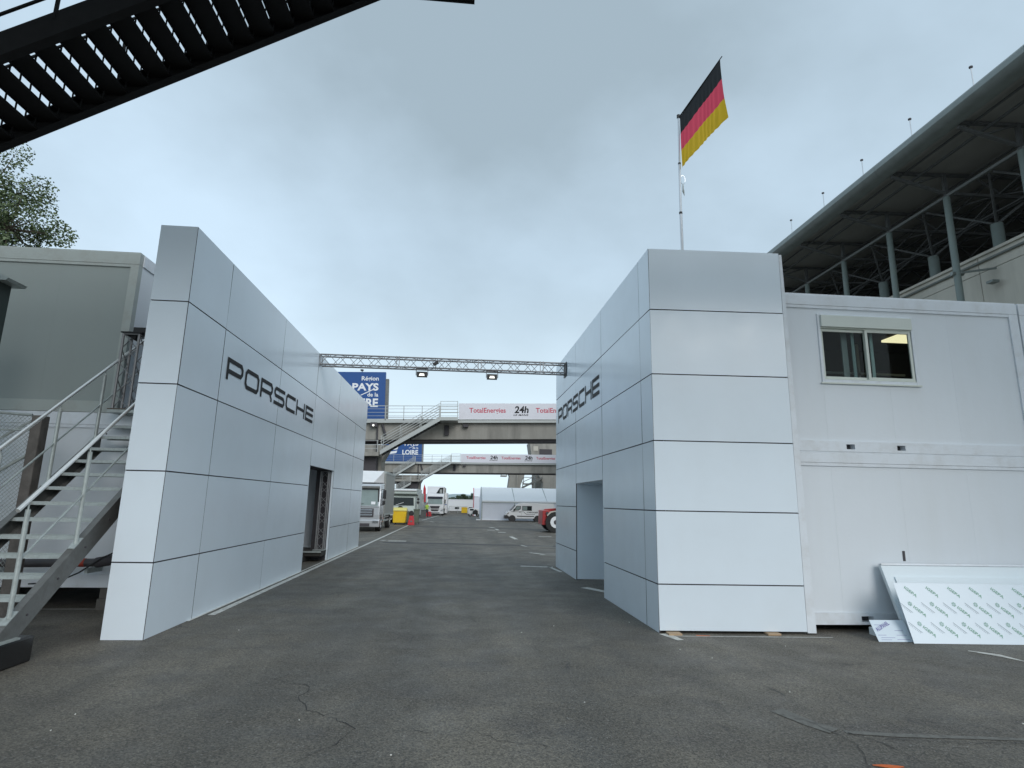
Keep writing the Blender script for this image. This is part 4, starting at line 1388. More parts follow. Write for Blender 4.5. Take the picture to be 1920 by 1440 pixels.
    text_on(tx_, 'LOIRE', (Xr - 2.60, yb - .006, 9.99), (1, 0, 0), (0, 0, 1), 2.60, .78, bold=.035)
    tx_.quad((Xr - 1.55, yb - .010, 11.08), (Xr - 1.50, yb - .010, 11.02), (Xr - .30, yb - .010, 11.60), (Xr - .32, yb - .010, 11.68))
    part('white_lettering', tx_, WHITE, bb, False)
    em = MB()
    yy_ = yb - .006
    for k_ in range(3):
        zz = 10.0 + k_ * .62
        em.quad((-12.3 + k_ * .22, yy_, zz), (-10.9 + k_ * .15, yy_, zz + .22), (-10.75 + k_ * .15, yy_, zz + .62), (-11.9 + k_ * .22, yy_, zz + .45))
    part('emblem', em, WHITE, bb, False)
    sp = thing('board_lamp', 'small lamp on the top edge of the blue billboard on the %s footbridge' % w_, 'lamp', (-9.2, Yb + yb + .1, ZB + 13.15 + (.03 if near else .014) * -9.2))
    part('lamp_head', MB().box(-.12, .12, -.25, .0, .1, .22), JOINT, sp, False)
    part('lamp_arm', MB().box(-.02, .02, -.1, .05, 0, .11), JOINT, sp, False)
    return t


footbridge(50.3, 0)
footbridge(97.0, 1)
# lamp under the near bridge
o = thing('bridge_lamp', 'small lit lamp under the deck edge of the nearer footbridge at left', 'lamp', (-7.65, 49.85, 7.95))
part('lamp_body', MB().box(-.25, .3, -.02, .25, -.12, .25), JOINT, o, False)
part('lens', MB().tube((0, -.04, 0), (0, -.02, 0), .09, 10), LENS, o, False)

# pylons and grandstand blocks beyond
t_ = thing('concrete_pylon', 'flared concrete pylon with side platforms above the marquee roof', 'pylon', (11, 120, 0))
part('shaft', MB().prism([(9.4, 0), (11.9, 0), (11.9, 5.2), (13.4, 9.2), (8.8, 9.2), (9.6, 7.0), (9.3, 4.6)], 1, 120, 123), CONC, t_)
part('rib', MB().prism([(11.0, 0), (11.35, 0), (11.35, 9.1), (11.0, 9.1)], 1, 119.8, 119.999), CONC, t_)
for x0, x1, z in ((7.8, 9.0, 7.1), (12.4, 14.2, 5.6)):
    pf = part('platform', MB().box(x0, x1, 119.5, 121.5, z - .25, z), CONC, t_)
    part('platform_rail', MB().bar((x0, 119.6, z + 1.2), (x1, 119.6, z + 1.2), .12).bar((x0 + .05, 119.6, z), (x0 + .05, 119.6, z + 1.2), .14).bar((x1 - .05, 119.6, z), (x1 - .05, 119.6, z + 1.2), .14), STRINGER, pf)
t_ = thing('concrete_pylon', 'broad concrete pylon with an outside stair near the right wall', 'pylon', (18, 118, 0))
part('shaft', MB().prism([(15.8, 0), (21, 0), (21, 9.5), (14.8, 9.5), (15.4, 7.0), (16.2, 5.8)], 1, 118, 121), CONC, t_)
part('post', MB().box(13.9, 14.25, 117.4, 117.8, 0, 7.4), STRINGER, t_)
part('stair', MB().bar((11.9, 117.6, 4.6), (16, 117.6, 6.7), 1.2, .35).bar((11.9, 117, 5.7), (16, 117, 7.6), .12), STRINGER, t_)
part('rail', MB().bar((12, 117, 4.6), (12, 117, 5.7), .14), STRINGER, t_)
t_ = thing('concrete_block_tower', 'grey concrete stand end rising above the farther footbridge', 'building', (17, 122, 0))
part('upper_box', MB().prism([(14.6, 9.5), (22, 9.5), (22, 14.4), (14.1, 14.4), (14.5, 11.8)], 1, 124, 130), CONC, t_)
part('recess', MB().box(16.2, 18.9, 123.9, 123.999, 11.7, 13.0), JOINT, t_)
part('recess', MB().box(14.9, 15.9, 123.9, 123.999, 12.6, 13.6), CONC_L, t_)
part('lower_box', MB().box(15.5, 22, 124.5, 130, 0, 9.499), CONC, t_)


# ------------------------------------------------------------------ grandstand on the right
t_ = thing('grandstand', 'large roofed grandstand with curved grey fascia behind the white containers', 'grandstand', (30, 30, 0))
Y0g, Y1g = 9.0, 92.0
prof = [(20.80, 18.10), (20.45, 18.10), (20.22, 18.22), (20.10, 18.42), (20.12, 18.66), (20.26, 18.84), (20.50, 18.95), (22.0, 19.1), (22.0, 18.9), (20.6, 18.75), (20.42, 18.55), (20.45, 18.35), (20.80, 18.3)]
yy = Y0g
while yy < Y1g:
    part('fascia', MB().prism(prof, 1, yy + .006, min(yy + 8, Y1g) - .006), EAVE, t_, smooth=True)
    yy += 8
# roof sheets, slightly rising to the back
for k_ in range(6):
    xa, xb = 20.81 + k_ * 4.2, 20.81 + (k_ + 1) * 4.2 - .03
    za, zb_ = 18.31 + (xa - 20.8) * .035, 18.31 + (xb - 20.8) * .035
    part('roof_sheet', MB().prism([(xa, za), (xb, zb_), (xb, zb_ + .12), (xa, za + .12)], 1, Y0g, Y1g), SOFFIT, t_)
BAY0 = 20.79
for k_ in range(-2, 17):
    y = BAY0 + 4 * k_
    if y < Y0g + .3:
        continue
    # column and roof truss of each bay
    part('column', MB().tube((23.6, y, 0), (23.6, y, 17.1), .155, 14), COLG, t_, smooth=True)
    cap = part('truss_member', MB().bar((20.8, y, 18.02), (23.6, y, 17.30), .13).bar((23.6, y, 17.30), (45, y, 17.6), .14)
               .bar((20.9, y, 18.22), (45, y, 19.0), .13)
               .bar((23.6, y, 17.1), (23.6, y, 18.4), .16), TRUSSD, t_)
    web = MB()
    x = 23.6; up_ = True
    while x < 44:
        zt2 = 18.2 + (x + 1.6 - 20.9) * .034
        web.bar((x, y, 17.3 + .013 * (x - 23.6)), (x + 1.6, y, zt2), .09)
        web.bar((x + 1.6, y, zt2), (x + 3.2, y, 17.3 + .013 * (x + 3.2 - 23.6)), .09)
        x += 3.2
    web.bar((22.0, y, 17.75), (23.6, y, 18.35), .08)
    part('web_member', web, TRUSSD, t_)
    # branching struts under the beam
    br_ = MB()
    for dxs, dys in ((2.2, 1.9), (2.2, -1.9)):
        br_.tube((26.1, y, 15.8), (26.1 + dxs, y + dys, 18.0), .07, 6)
        br_.tube((26.1, y, 15.8), (26.1 - dxs * .9, y + dys, 17.3), .06, 6)
    part('strut', br_, TRUSSD, t_)
    part('inner_column', MB().tube((26.1, y, 0), (26.1, y, 15.8), .27, 12), COLG, t_, smooth=True)
for x, z, w, m_ in ((23.6, 17.15, .13, COLD), (22.1, 18.05, .10, TRUSSD), (21.4, 18.18, .08, TRUSSD), (24.8, 18.2, .08, TRUSSD), (26.4, 18.28, .08, TRUSSD), (28, 17.35, .10, TRUSSD), (28, 18.36, .08, TRUSSD), (30, 18.42, .08, TRUSSD), (32.5, 17.4, .10, TRUSSD), (35, 18.6, .08, TRUSSD), (37, 17.45, .10, TRUSSD)):
    part('purlin', MB().bar((x, Y0g, z), (x, Y1g, z), w), m_, t_)
xb_ = MB()
for k_ in range(-2, 16):
    y = BAY0 + 4 * k_
    for x in (26.4, 30.0, 34.5):
        xb_.bar((x, y, 17.4), (x, y + 4, 18.4), .07).bar((x, y + 4, 17.4), (x, y, 18.4), .07)
        xb_.bar((x, y + 2, 16.6), (x, y + 4, 17.4), .06).bar((x, y + 2, 16.6), (x, y, 17.4), .06)
        xb_.bar((x, y, 16.6), (x, y + 4, 16.6), .07)
part('cross_brace', xb_, TRUSSD, t_)
# concrete front wall and tiers
y = 9.0
while y < Y1g:
    part('wall_slab', MB().box(25.0, 25.3, y + .02, y + 7.98, 8.0, 13.2).box(25.0, 25.3, y + .02, y + 7.98, 13.23, 14.0), CONC_L, t_)
    y += 8
part('wall_coping', MB().box(24.88, 25.45, 9, Y1g, 14.0, 14.14), CONC_L, t_)
part('wall_rail', MB().tube((24.9, 9, 13.72), (24.9, Y1g, 13.72), .06, 8), EAVE, t_)
part('lower_wall', MB().box(25.4, 26.0, 9, Y1g, 0, 7.99), CONC_L, t_)
part('tier', MB().prism([(26.6, 12.5), (44, 16.6), (44, 0), (26.6, 0)], 1, 9, Y1g), mat('tier_concrete', (.14, .135, .125), .9), t_)
part('rear_wall', MB().box(44.1, 44.5, 9, Y1g, 0, 18.9), SOFFIT, t_)
# pipe bracket and small lamp on the wall
part('service_pipe', MB().tube((23.35, 24.85, 13.05), (24.8, 23.9, 13.05), .055, 8).tube((23.30, 24.79, 13.05), (23.9, 24.79, 13.05), .10, 8), EAVE, t_)
wlp = thing('wall_lamp', 'small grey floodlight on the pale grandstand wall at right', 'lamp', (24.9, 24.1, 12.4))
part('lamp_arm', MB().bar((.1, 0, .15), (-.15, -.1, .05), .05), STRINGER, wlp, False)
part('lamp_head', MB().box(-.45, -.1, -.25, .1, -.06, .06), EAVE, wlp, False)
rod = None
for k_ in range(5):
    y = 24.37 + 4.23 * k_
    if rod is None:
        rod = thing('roof_mast', 'thin mast on the grandstand roof, nearest of the five', 'mast', (25.6, y, 19.0), group='thin masts along the grandstand roof')
        part('mast_pole', MB().tube((0, 0, -.4), (0, 0, 5.35), .030, 6), ALU, rod, False)
        part('mast_cap', MB().tube((0, 0, 5.35), (0, 0, 5.43), .09, 8), JOINT, rod, False)
    else:
        c = copy_tree(rod); c.location = (25.6, y, 19.0)
        c['label'] = 'thin mast on the grandstand roof, %s from the right' % ('', 'second', 'third', 'fourth', 'fifth')[k_]

# ------------------------------------------------------------------ vehicles
def wheel_set(t, cx, cy, r, w, rimm, side=0):
    wh = part('wheel', MB().wheel((cx, cy, r), r, w, 22, side), RUBBER, t, False, smooth=True)
    d = .5 * w + .004
    sgn = (1, -1)
    for s_ in sgn:
        if side == 0:
            mb = MB().wheel((cx + s_ * (d - .01), cy, r), r * .56, .03, 16, 0)
            hb = MB().wheel((cx + s_ * (d + .012), cy, r), r * .22, .04, 10, 0)
        else:
            mb = MB().wheel((cx, cy + s_ * (d - .01), r), r * .56, .03, 16, 1)
            hb = MB().wheel((cx, cy + s_ * (d + .012), r), r * .22, .04, 10, 1)
        part('rim', mb, rimm, wh, False, smooth=True)
        part('hub', hb, JOINT if rimm is WHITE else GALV, wh, False)
    return wh


# silver box truck
t_ = thing('box_truck', 'silver box truck with a white roof deflector parked behind the left wall', 'truck', (-5.80, 34.8, 0))
W2 = 1.13
cab = [(0.0, .45), (-.02, .95), (.02, 1.42), (.22, 2.42), (.42, 2.70), (1.7, 2.76), (1.7, .55), (1.35, .55), (1.3, .9), (.55, .9), (.5, .45)]
part('cab', MB().prism(cab, 0, -W2, W2), SILVER, t_, False, bevel=.05)
part('windscreen', MB().quad((-1.0, .035, 1.45), (1.0, .035, 1.45), (.94, .215, 2.36), (-.94, .215, 2.36)), GLASSL, t_, False)
part('windscreen_surround', MB().quad((-1.08, .012, 1.36), (1.08, .012, 1.36), (1.02, .225, 2.50), (-1.02, .225, 2.50)), BLACKPLAS, t_, False)
for o in kids(t_)[-2:-1]:
    o.location = (0, -.02, 0)
part('sun_visor', MB().box(-1.05, 1.05, .02, .2, 2.42, 2.56), STRINGER, t_, False, bevel=.02)
part('paper', MB().quad((.62, -.0, 1.52), (.86, -.0, 1.52), (.86, .04, 1.68), (.62, .04, 1.68)), WHITE, t_, False)
part('wiper', MB().bar((-.6, -.02, 1.46), (.2, .01, 1.56), .02), BLACKPLAS, t_, False)
for z_ in (.88, 1.02, 1.16):
    part('grille_slat', MB().box(-.72, .72, -.05, -.015, z_, z_ + .09), CHROME, t_, False, bevel=.01)
part('grille', MB().box(-.8, .8, -.028, -.012, .80, 1.30), JOINT, t_, False)
part('bumper', MB().prism([(-.10, .26), (-.12, .62), (0.0, .70), (.3, .70), (.3, .26)], 0, -W2 - .02, W2 + .02), SILVER, t_, False, bevel=.03)
part('lower_grille', MB().box(-.62, .62, -.135, -.121, .30, .46), JOINT, t_, False)
for s_ in (-1, 1):
    part('headlight', MB().box(s_ * .93 - .17, s_ * .93 + .17, -.14, -.11, .48, .62), CHROME, t_, False, bevel=.01)
    part('side_window', MB().box(s_ * (W2 + .003) - .003, s_ * (W2 + .003) + .003, .35, 1.2, 1.45, 2.2), GLASSD, t_, False)
    part('mirror', MB().box(s_ * 1.35 - .09, s_ * 1.35 + .09, .02, .16, 1.85, 2.35).box(s_ * 1.33 - .08, s_ * 1.33 + .08, .02, .16, 1.52, 1.74), BLACKPLAS, t_, False, bevel=.02)
    part('mirror_arm', MB().bar((s_ * 1.13, .15, 2.38), (s_ * 1.35, .1, 2.38), .03).bar((s_ * 1.13, .15, 1.50), (s_ * 1.35, .1, 1.50), .03).bar((s_ * 1.34, .11, 1.5), (s_ * 1.34, .11, 2.39), .025), BLACKPLAS, t_, False)
part('roof_deflector', MB().add([(-.95, .5, 2.78), (.62, .5, 2.78), (1.08, 1.5, 3.50), (-1.08, 1.5, 3.50), (-1.08, 1.6, 2.80), (1.08, 1.6, 2.80)], [(0, 1, 2, 3), (1, 5, 2), (0, 3, 4), (3, 2, 5, 4), (0, 4, 5, 1)]), WHITE_GLOSS, t_, False)
bx_ = part('box_body', MB().box(-1.17, 1.17, 1.75, 6.6, .92, 3.45), GREYBOX, t_, False, bevel=.02)
part('box_rail', MB().box(-1.19, 1.19, 1.73, 1.85, 3.36, 3.50).box(1.171, 1.19, 1.86, 6.6, 3.36, 3.50).box(1.171, 1.19, 1.86, 6.6, .86, .98), GALV, bx_, False)
part('chassis', MB().box(-.45, .45, .6, 6.4, .55, .85), JOINT, t_, False)
for cy in (.95, 5.2):
    for s_ in (-1, 1):
        wheel_set(t_, s_ * .98, cy, .42, .27, WHITE if cy < 2 else GALV)
part('side_guard', MB().box(1.08, 1.12, 2.2, 4.5, .5, .62).box(1.08, 1.12, 2.2, 4.5, .72, .80), GALV, t_, False)
part('fuel_tank', MB().box(.5, 1.05, 1.8, 2.6, .42, .85), CHROME, t_, False, bevel=.05)

# pale green truck with sleeper body
t_ = thing('camper_truck', 'pale green camper truck with a dark windscreen beside the yellow bin', 'truck', (-4.70, 48.0, 0))
part('cab', MB().prism([(0, .45), (-.02, 1.0), (.05, 1.35), (.18, 2.05), (.3, 2.18), (1.9, 2.2), (1.9, .45)], 0, -1.02, 1.02), GREENBOX, t_, False, bevel=.05)
part('windscreen', MB().quad((-.92, .02, 1.38), (.92, .02, 1.38), (.86, .135, 2.0), (-.86, .135, 2.0)), GLASSD, t_, False)
part('wiper', MB().bar((-.5, -.0, 1.40), (.1, .06, 1.62), .03), WHITE, t_, False)
part('overhead_body', MB().prism([(.1, 2.21), (-.15, 2.30), (-.15, 2.62), (1.2, 2.72), (6.0, 2.72), (6.0, .55), (2.0, .55), (2.0, 2.21)], 0, -1.12, 1.12), GREENBOX, t_, False, bevel=.03)
part('awning_roll', MB().tube((-1.1, -.2, 2.58), (1.1, -.2, 2.58), .08, 10), WHITE, t_, False, smooth=True)
part('spare_wheel', MB().wheel((-.12, -.12, 1.12), .22, .16, 18, 1), RUBBER, t_, False, smooth=True)
part('bumper', MB().box(-1.05, 1.05, -.12, .1, .36, .6), JOINT, t_, False)
part('grille', MB().box(-.6, .6, -.035, -.021, .68, .95), JOINT, t_, False)
for s_ in (-1, 1):
    part('mirror', MB().tube((s_ * 1.24, .05, 1.88), (s_ * 1.24, .12, 1.88), .10, 12).tube((s_ * 1.24, .05, 1.62), (s_ * 1.24, .12, 1.62), .11, 12), BLACKPLAS, t_, False)
    part('mirror_arm', MB().bar((s_ * 1.02, .1, 2.0), (s_ * 1.26, .1, 2.0), .025).bar((s_ * 1.25, .1, 1.45), (s_ * 1.25, .1, 2.0), .025), BLACKPLAS, t_, False)
    part('headlight', MB().tube((s_ * .82, -.05, .82), (s_ * .82, .0, .82), .10, 12), CHROME, t_, False)
    for cy in (.85, 4.6):
        wheel_set(t_, s_ * .88, cy, .38, .25, GALV)

# white tractor lorry
t_ = thing('white_lorry', 'white lorry cab with a tall trailer facing us down the road', 'lorry', (-3.25, 74.0, 0))
part('cab', MB().prism([(0, .35), (-.05, .9), (0, 1.35), (.18, 2.25), (.4, 2.62), (1.9, 2.70), (1.9, .35)], 0, -1.05, 1.05), WHITE_GLOSS, t_, False, bevel=.06)
part('windscreen', MB().quad((-.92, -.02, 1.38), (.92, -.02, 1.38), (.84, .12, 2.02), (-.84, .12, 2.02)), GLASSL, t_, False)
part('visor', MB().box(-.92, .92, .02, .16, 2.04, 2.30), NAVY, t_, False, bevel=.03)
part('grille', MB().prism([(-.62, 1.16), (-.48, .84), (.48, .84), (.62, 1.16)], 1, -.075, -.05), JOINT, t_, False)
part('lower_grille', MB().prism([(-.5, .74), (-.38, .54), (.38, .54), (.5, .74)], 1, -.08, -.055), JOINT, t_, False)
part('bumper', MB().box(-1.08, 1.08, -.10, .2, .22, .48), WHITE_GLOSS, t_, False, bevel=.04)
part('bumper_slot', MB().box(-.6, .6, -.115, -.101, .28, .38), JOINT, t_, False)
for s_ in (-1, 1):
    part('headlight', MB().prism([(s_ * .65, .55), (s_ * 1.02, .58), (s_ * 1.0, .80), (s_ * .78, .72)], 1, -.08, -.045), CHROME, t_, False)
    part('mirror', MB().box(s_ * 1.22 - .07, s_ * 1.22 + .07, .0, .1, 1.45, 1.95), BLACKPLAS, t_, False)
    for cy in (.9, 4.5, 10):
        wheel_set(t_, s_ * .95, cy, .42, .28, GALV)
tr_ = part('trailer_body', MB().box(-1.12, 1.0, 2.1, 12, .9, 3.55), CONC_L, t_, False, bevel=.03)
part('trailer_front', MB().box(-1.12, 1.0, 2.06, 2.09, 2.7, 3.52), WHITE, t_, False)
part('picture', MB().prism([(.02, 2.72), (.45, 3.42), (.90, 3.42), (.90, 2.72)], 1, 2.02, 2.055), GLASSD, t_, False)
part('picture_centre', MB().box(.45, .75, 2.0, 2.018, 2.75, 3.2), GREYBOX, t_, False)
o = thing('feather_flag', 'dark red feather flag beside the tall trailer', 'flag', (-4.55, 73, 0))
part('flag_cloth', MB().prism([(-.12, 1.6), (.22, 1.6), (.16, 3.2), (-.05, 3.75), (-.12, 3.3)], 1, -.02, .02), RED, o, False)
part('mast', MB().tube((-.14, 0, 0), (-.14, 0, 3.3), .02, 6), ALU, o, False)
o = thing('trailer', 'white trailer with blue line right of the white lorry', 'trailer', (-1.2, 80, 0))
part('trailer_box', MB().box(-1.5, -.74, 0, 8, .7, 2.85), WHITE, o, False, bevel=.03)
part('line', MB().box(-1.5, -.74, -.02, -.001, 1.25, 1.34), BLUE, o, False)
part('skirt', MB().box(-1.5, -.74, .0, 7.9, .2, .69), WHITE, o, False)
o = thing('grey_trailer', 'grey trailer left of the white lorry', 'trailer', (-5.1, 66, 0))
part('trailer_box', MB().box(-1.1, .55, 0, 7, .6, 2.6), GREENBOX, o, False, bevel=.03)
part('trailer_front', MB().box(-.5, .5, -.015, -.001, .6, 1.5), GLASSD, o, False)
part('trailer_wheel', MB().wheel((.45, 3.5, .33), .33, .2, 16), RUBBER, o, False)

# white panel van, side on
t_ = thing('white_van', 'white panel van with black side stripes in front of the marquee', 'van', (4.15, 56.0, 0))
body = [(0.0, .32), (0.0, .62), (.10, .80), (.30, .93), (.52, 1.00), (.98, 1.50), (1.22, 1.66), (1.7, 1.73), (4.55, 1.70), (4.66, 1.60), (4.70, .35), (4.3, .28), (.9, .28)]
part('body', MB().prism(body, 1, 0, 1.55), WHITE_GLOSS, t_, False, bevel=.04)
part('front_bumper', MB().prism([(-.05, .26), (-.05, .56), (.14, .62), (.36, .46), (.40, .26)], 1, -.01, 1.56), BLACKPLAS, t_, False, bevel=.02)
part('headlight', MB().prism([(.08, .70), (.30, .86), (.34, .76), (.14, .62)], 1, -.015, .05), CHROME, t_, False)
part('windscreen', MB().add([(.50, .06, 1.02), (.96, .1, 1.50), (.96, 1.45, 1.50), (.50, 1.49, 1.02), (.47, .06, 1.03), (.93, .1, 1.52), (.93, 1.45, 1.52), (.47, 1.49, 1.03)], [(0, 1, 2, 3), (4, 5, 6, 7), (0, 4, 5, 1), (2, 6, 7, 3)]), GLASSD, t_, False)
part('side_window_surround', MB().prism([(.78, 1.02), (1.02, 1.44), (1.45, 1.46), (1.44, 1.16), (1.22, 1.02)], 1, -.008, -.003), BLACKPLAS, t_, False)
part('side_window', MB().prism([(.90, 1.08), (1.07, 1.40), (1.38, 1.42), (1.37, 1.18), (1.18, 1.08)], 1, -.014, -.009), GLASSL, t_, False)
part('load_window_surround', MB().box(1.58, 2.50, -.008, -.003, 1.02, 1.46), BLACKPLAS, t_, False)
part('load_window', MB().box(1.63, 2.05, -.014, -.009, 1.06, 1.42), GLASSL, t_, False)
part('load_window', MB().box(2.07, 2.45, -.014, -.009, 1.06, 1.42), GLASSD, t_, False)
part('mirror', MB().box(.76, .90, -.16, -.02, 1.0, 1.20), BLACKPLAS, t_, False, bevel=.02)
part('side_strip', MB().box(1.10, 2.72, -.012, -.003, .46, .54).box(3.34, 4.70, -.012, -.003, .46, .54), BLACKPLAS, t_, False)
part('painted_line', MB().prism([(.5, .90), (1.70, .90), (2.0, .66), (2.8, .66), (2.8, .69), (2.02, .69), (1.72, .93), (.5, .93)], 1, -.006, -.003), LETTER, t_, False)
tw = MB()
text_on(tw, 'CARGGER', (2.02, -.007, .80), (1, 0, 0), (0, 0, 1), 1.05, .13, bold=.03, shear=.3)
part('lettering', tw, LETTER, t_, False)
part('door_handle', MB().box(1.28, 1.44, -.02, -.003, .86, .90), BLACKPLAS, t_, False)
part('door_gap', MB().box(1.505, 1.515, -.006, -.003, .32, 1.5), STRINGER, t_, False)
for cx in (.64, 3.04):
    for cy in (.12, 1.42):
        wheel_set(t_, cx, cy, .26, .18, GALV, 1)
part('wheel_arch', MB().tube((.64, -.012, .27), (.64, -.003, .27), .33, 20).tube((3.04, -.012, .27), (3.04, -.003, .27), .32, 20), BLACKPLAS, t_, False)

# red telehandler
t_ = thing('telehandler', 'red telehandler half hidden behind the right tower', 'machine', (5.0, 36.5, 0))
part('chassis', MB().prism([(0.0, .45), (0.02, 1.32), (.28, 1.34), (.46, 1.30), (.5, .95), (.28, .70), (.22, .45)], 1, .1, 2.1), REDM, t_, False, bevel=.03)
part('boom', MB().prism([(.15, 1.18), (.3, 1.40), (4.4, 1.75), (4.6, 1.45), (3, 1.2)], 1, 1.2, 1.55), REDM, t_, False, bevel=.02)
part('hull', MB().box(.5, 4.2, .5, 2.0, .55, 1.25), REDM, t_, False, bevel=.03)
part('fender', MB().prism([(.30, 1.0), (.50, 1.18), (.85, 1.26), (1.25, 1.18), (1.25, 1.22), (.85, 1.32), (.45, 1.24), (.26, 1.04)], 1, -.1, .45), CONC_L, t_, False)
part('cab_frame', MB().prism([(.98, 1.3), (1.15, 1.95), (2.4, 2.1), (2.5, 1.3)], 1, .05, 1.1), GLASSD, t_, False, bevel=.03)
part('pivot', MB().tube((.30, .08, 1.16), (.30, .02, 1.16), .09, 14), JOINT, t_, False)
for cx in (.82, 3.5):
    for cy in (.10, 2.1):
        wheel_set(t_, cx, cy, .63, .42, WHITE, 1)

# yellow bin, red barriers
t_ = thing('yellow_bin', 'large yellow wheeled bin beside the road before the camper truck', 'bin', (-4.55, 45.0, 0))
part('bin_body', MB().add([(-.48, 0, .14), (.44, 0, .14), (.48, 0, .98), (-.52, 0, .98), (-.48, .8, .14), (.44, .8, .14), (.48, .85, .98), (-.52, .85, .98)], [(0, 1, 2, 3), (7, 6, 5, 4), (0, 3, 7, 4), (1, 5, 6, 2), (0, 4, 5, 1), (3, 2, 6, 7)]), YELLOW, t_, False, bevel=.03)
part('lid', MB().prism([(-.04, .98), (-.06, 1.08), (.4, 1.25), (.86, 1.14), (.88, .98)], 0, -.53, .50), YELLOWL, t_, False, bevel=.04)
part('handle', MB().tube((-.56, -.06, .42), (-.72, -.02, .36), .03, 8), WHITE, t_, False)
for s_ in (-.34, .30):
    part('castor', MB().wheel((s_, .1, .08), .08, .06, 12).wheel((s_, .7, .08), .08, .06, 12), JOINT, t_, False)
b0 = thing('road_barrier', 'red plastic barrier with a black bag on top beside the yellow bin', 'barrier', (-3.64, 44.3, 0))
part('barrier_body', MB().add([(-.25, 0, 0), (.25, 0, 0), (.16, .05, .68), (-.13, .05, .68), (-.25, .45, 0), (.25, .45, 0), (.16, .4, .68), (-.13, .4, .68)], [(0, 1, 2, 3), (7, 6, 5, 4), (0, 3, 7, 4), (1, 5, 6, 2), (0, 4, 5, 1), (3, 2, 6, 7)]), RED, b0, False, bevel=.04)
part('barrier_slot', MB().box(-.05, .10, -.006, .02, .22, .34), STRINGER, b0, False)
o = thing('black_bag', 'black bag lying on the red barrier', 'bag', (-3.64, 44.5, .69))
part('bag_body', MB().prism([(-.18, 0), (.12, 0), (.2, .16), (.08, .34), (-.06, .36), (-.2, .2)], 1, -.12, .14), BLACKPLAS, o, False, bevel=.04)
b1 = thing('road_barrier', 'red plastic barrier at the foot of the white lorry', 'barrier', (-3.75, 69.5, 0))
part('barrier_body', MB().add([(-.35, 0, 0), (.35, 0, 0), (.25, .05, .55), (-.25, .05, .55), (-.35, .5, 0), (.35, .5, 0), (.25, .45, .55), (-.25, .45, .55)], [(0, 1, 2, 3), (7, 6, 5, 4), (0, 3, 7, 4), (1, 5, 6, 2), (0, 4, 5, 1), (3, 2, 6, 7)]), RED, b1, False, bevel=.04)
part('barrier_slot', MB().box(-.05, .05, -.01, .02, .2, .3), STRINGER, b1, False)
OLIVE = mat('olive_cover', (.11, .13, .10), .8, 0, .2, 4)
for i, (x, h_, lab) in enumerate(((-3.42, 1.20, 'olive covered wheelie bin right of the red barrier'), (-3.98, 1.0, 'olive covered wheelie bin between the yellow bin and red barrier'))):
    o = thing('wheelie_bin', lab, 'bin', (x, 46.3, 0), group='olive wheelie bins')
    o.scale = (.8, .9, .95)
    part('bin_body', MB().add([(-.20, 0, .1), (.20, 0, .1), (.27, 0, h_ - .12), (-.27, 0, h_ - .12), (-.20, .5, .1), (.20, .5, .1), (.27, .6, h_ - .12), (-.27, .6, h_ - .12)], [(0, 1, 2, 3), (7, 6, 5, 4), (0, 3, 7, 4), (1, 5, 6, 2), (0, 4, 5, 1), (3, 2, 6, 7)]), OLIVE, o, False, bevel=.03)
    part('lid', MB().box(-.29, .29, -.03, .62, h_ - .119, h_), OLIVE, o, False, bevel=.03)
    part('bin_wheel', MB().wheel((-.24, .5, .1), .1, .05, 12).wheel((.24, .5, .1), .1, .05, 12), JOINT, o, False)
o = thing('dark_cabinet', 'dark grey cabinet standing before the person in the lime vest', 'cabinet', (-3.95, 62.5, 0))
part('cabinet_body', MB().box(-.30, .30, 0, .6, .05, .80), STRINGER, o, False, bevel=.02)
part('cabinet_top', MB().box(-.32, .32, -.02, .62, .801, .84), JOINT, o, False)

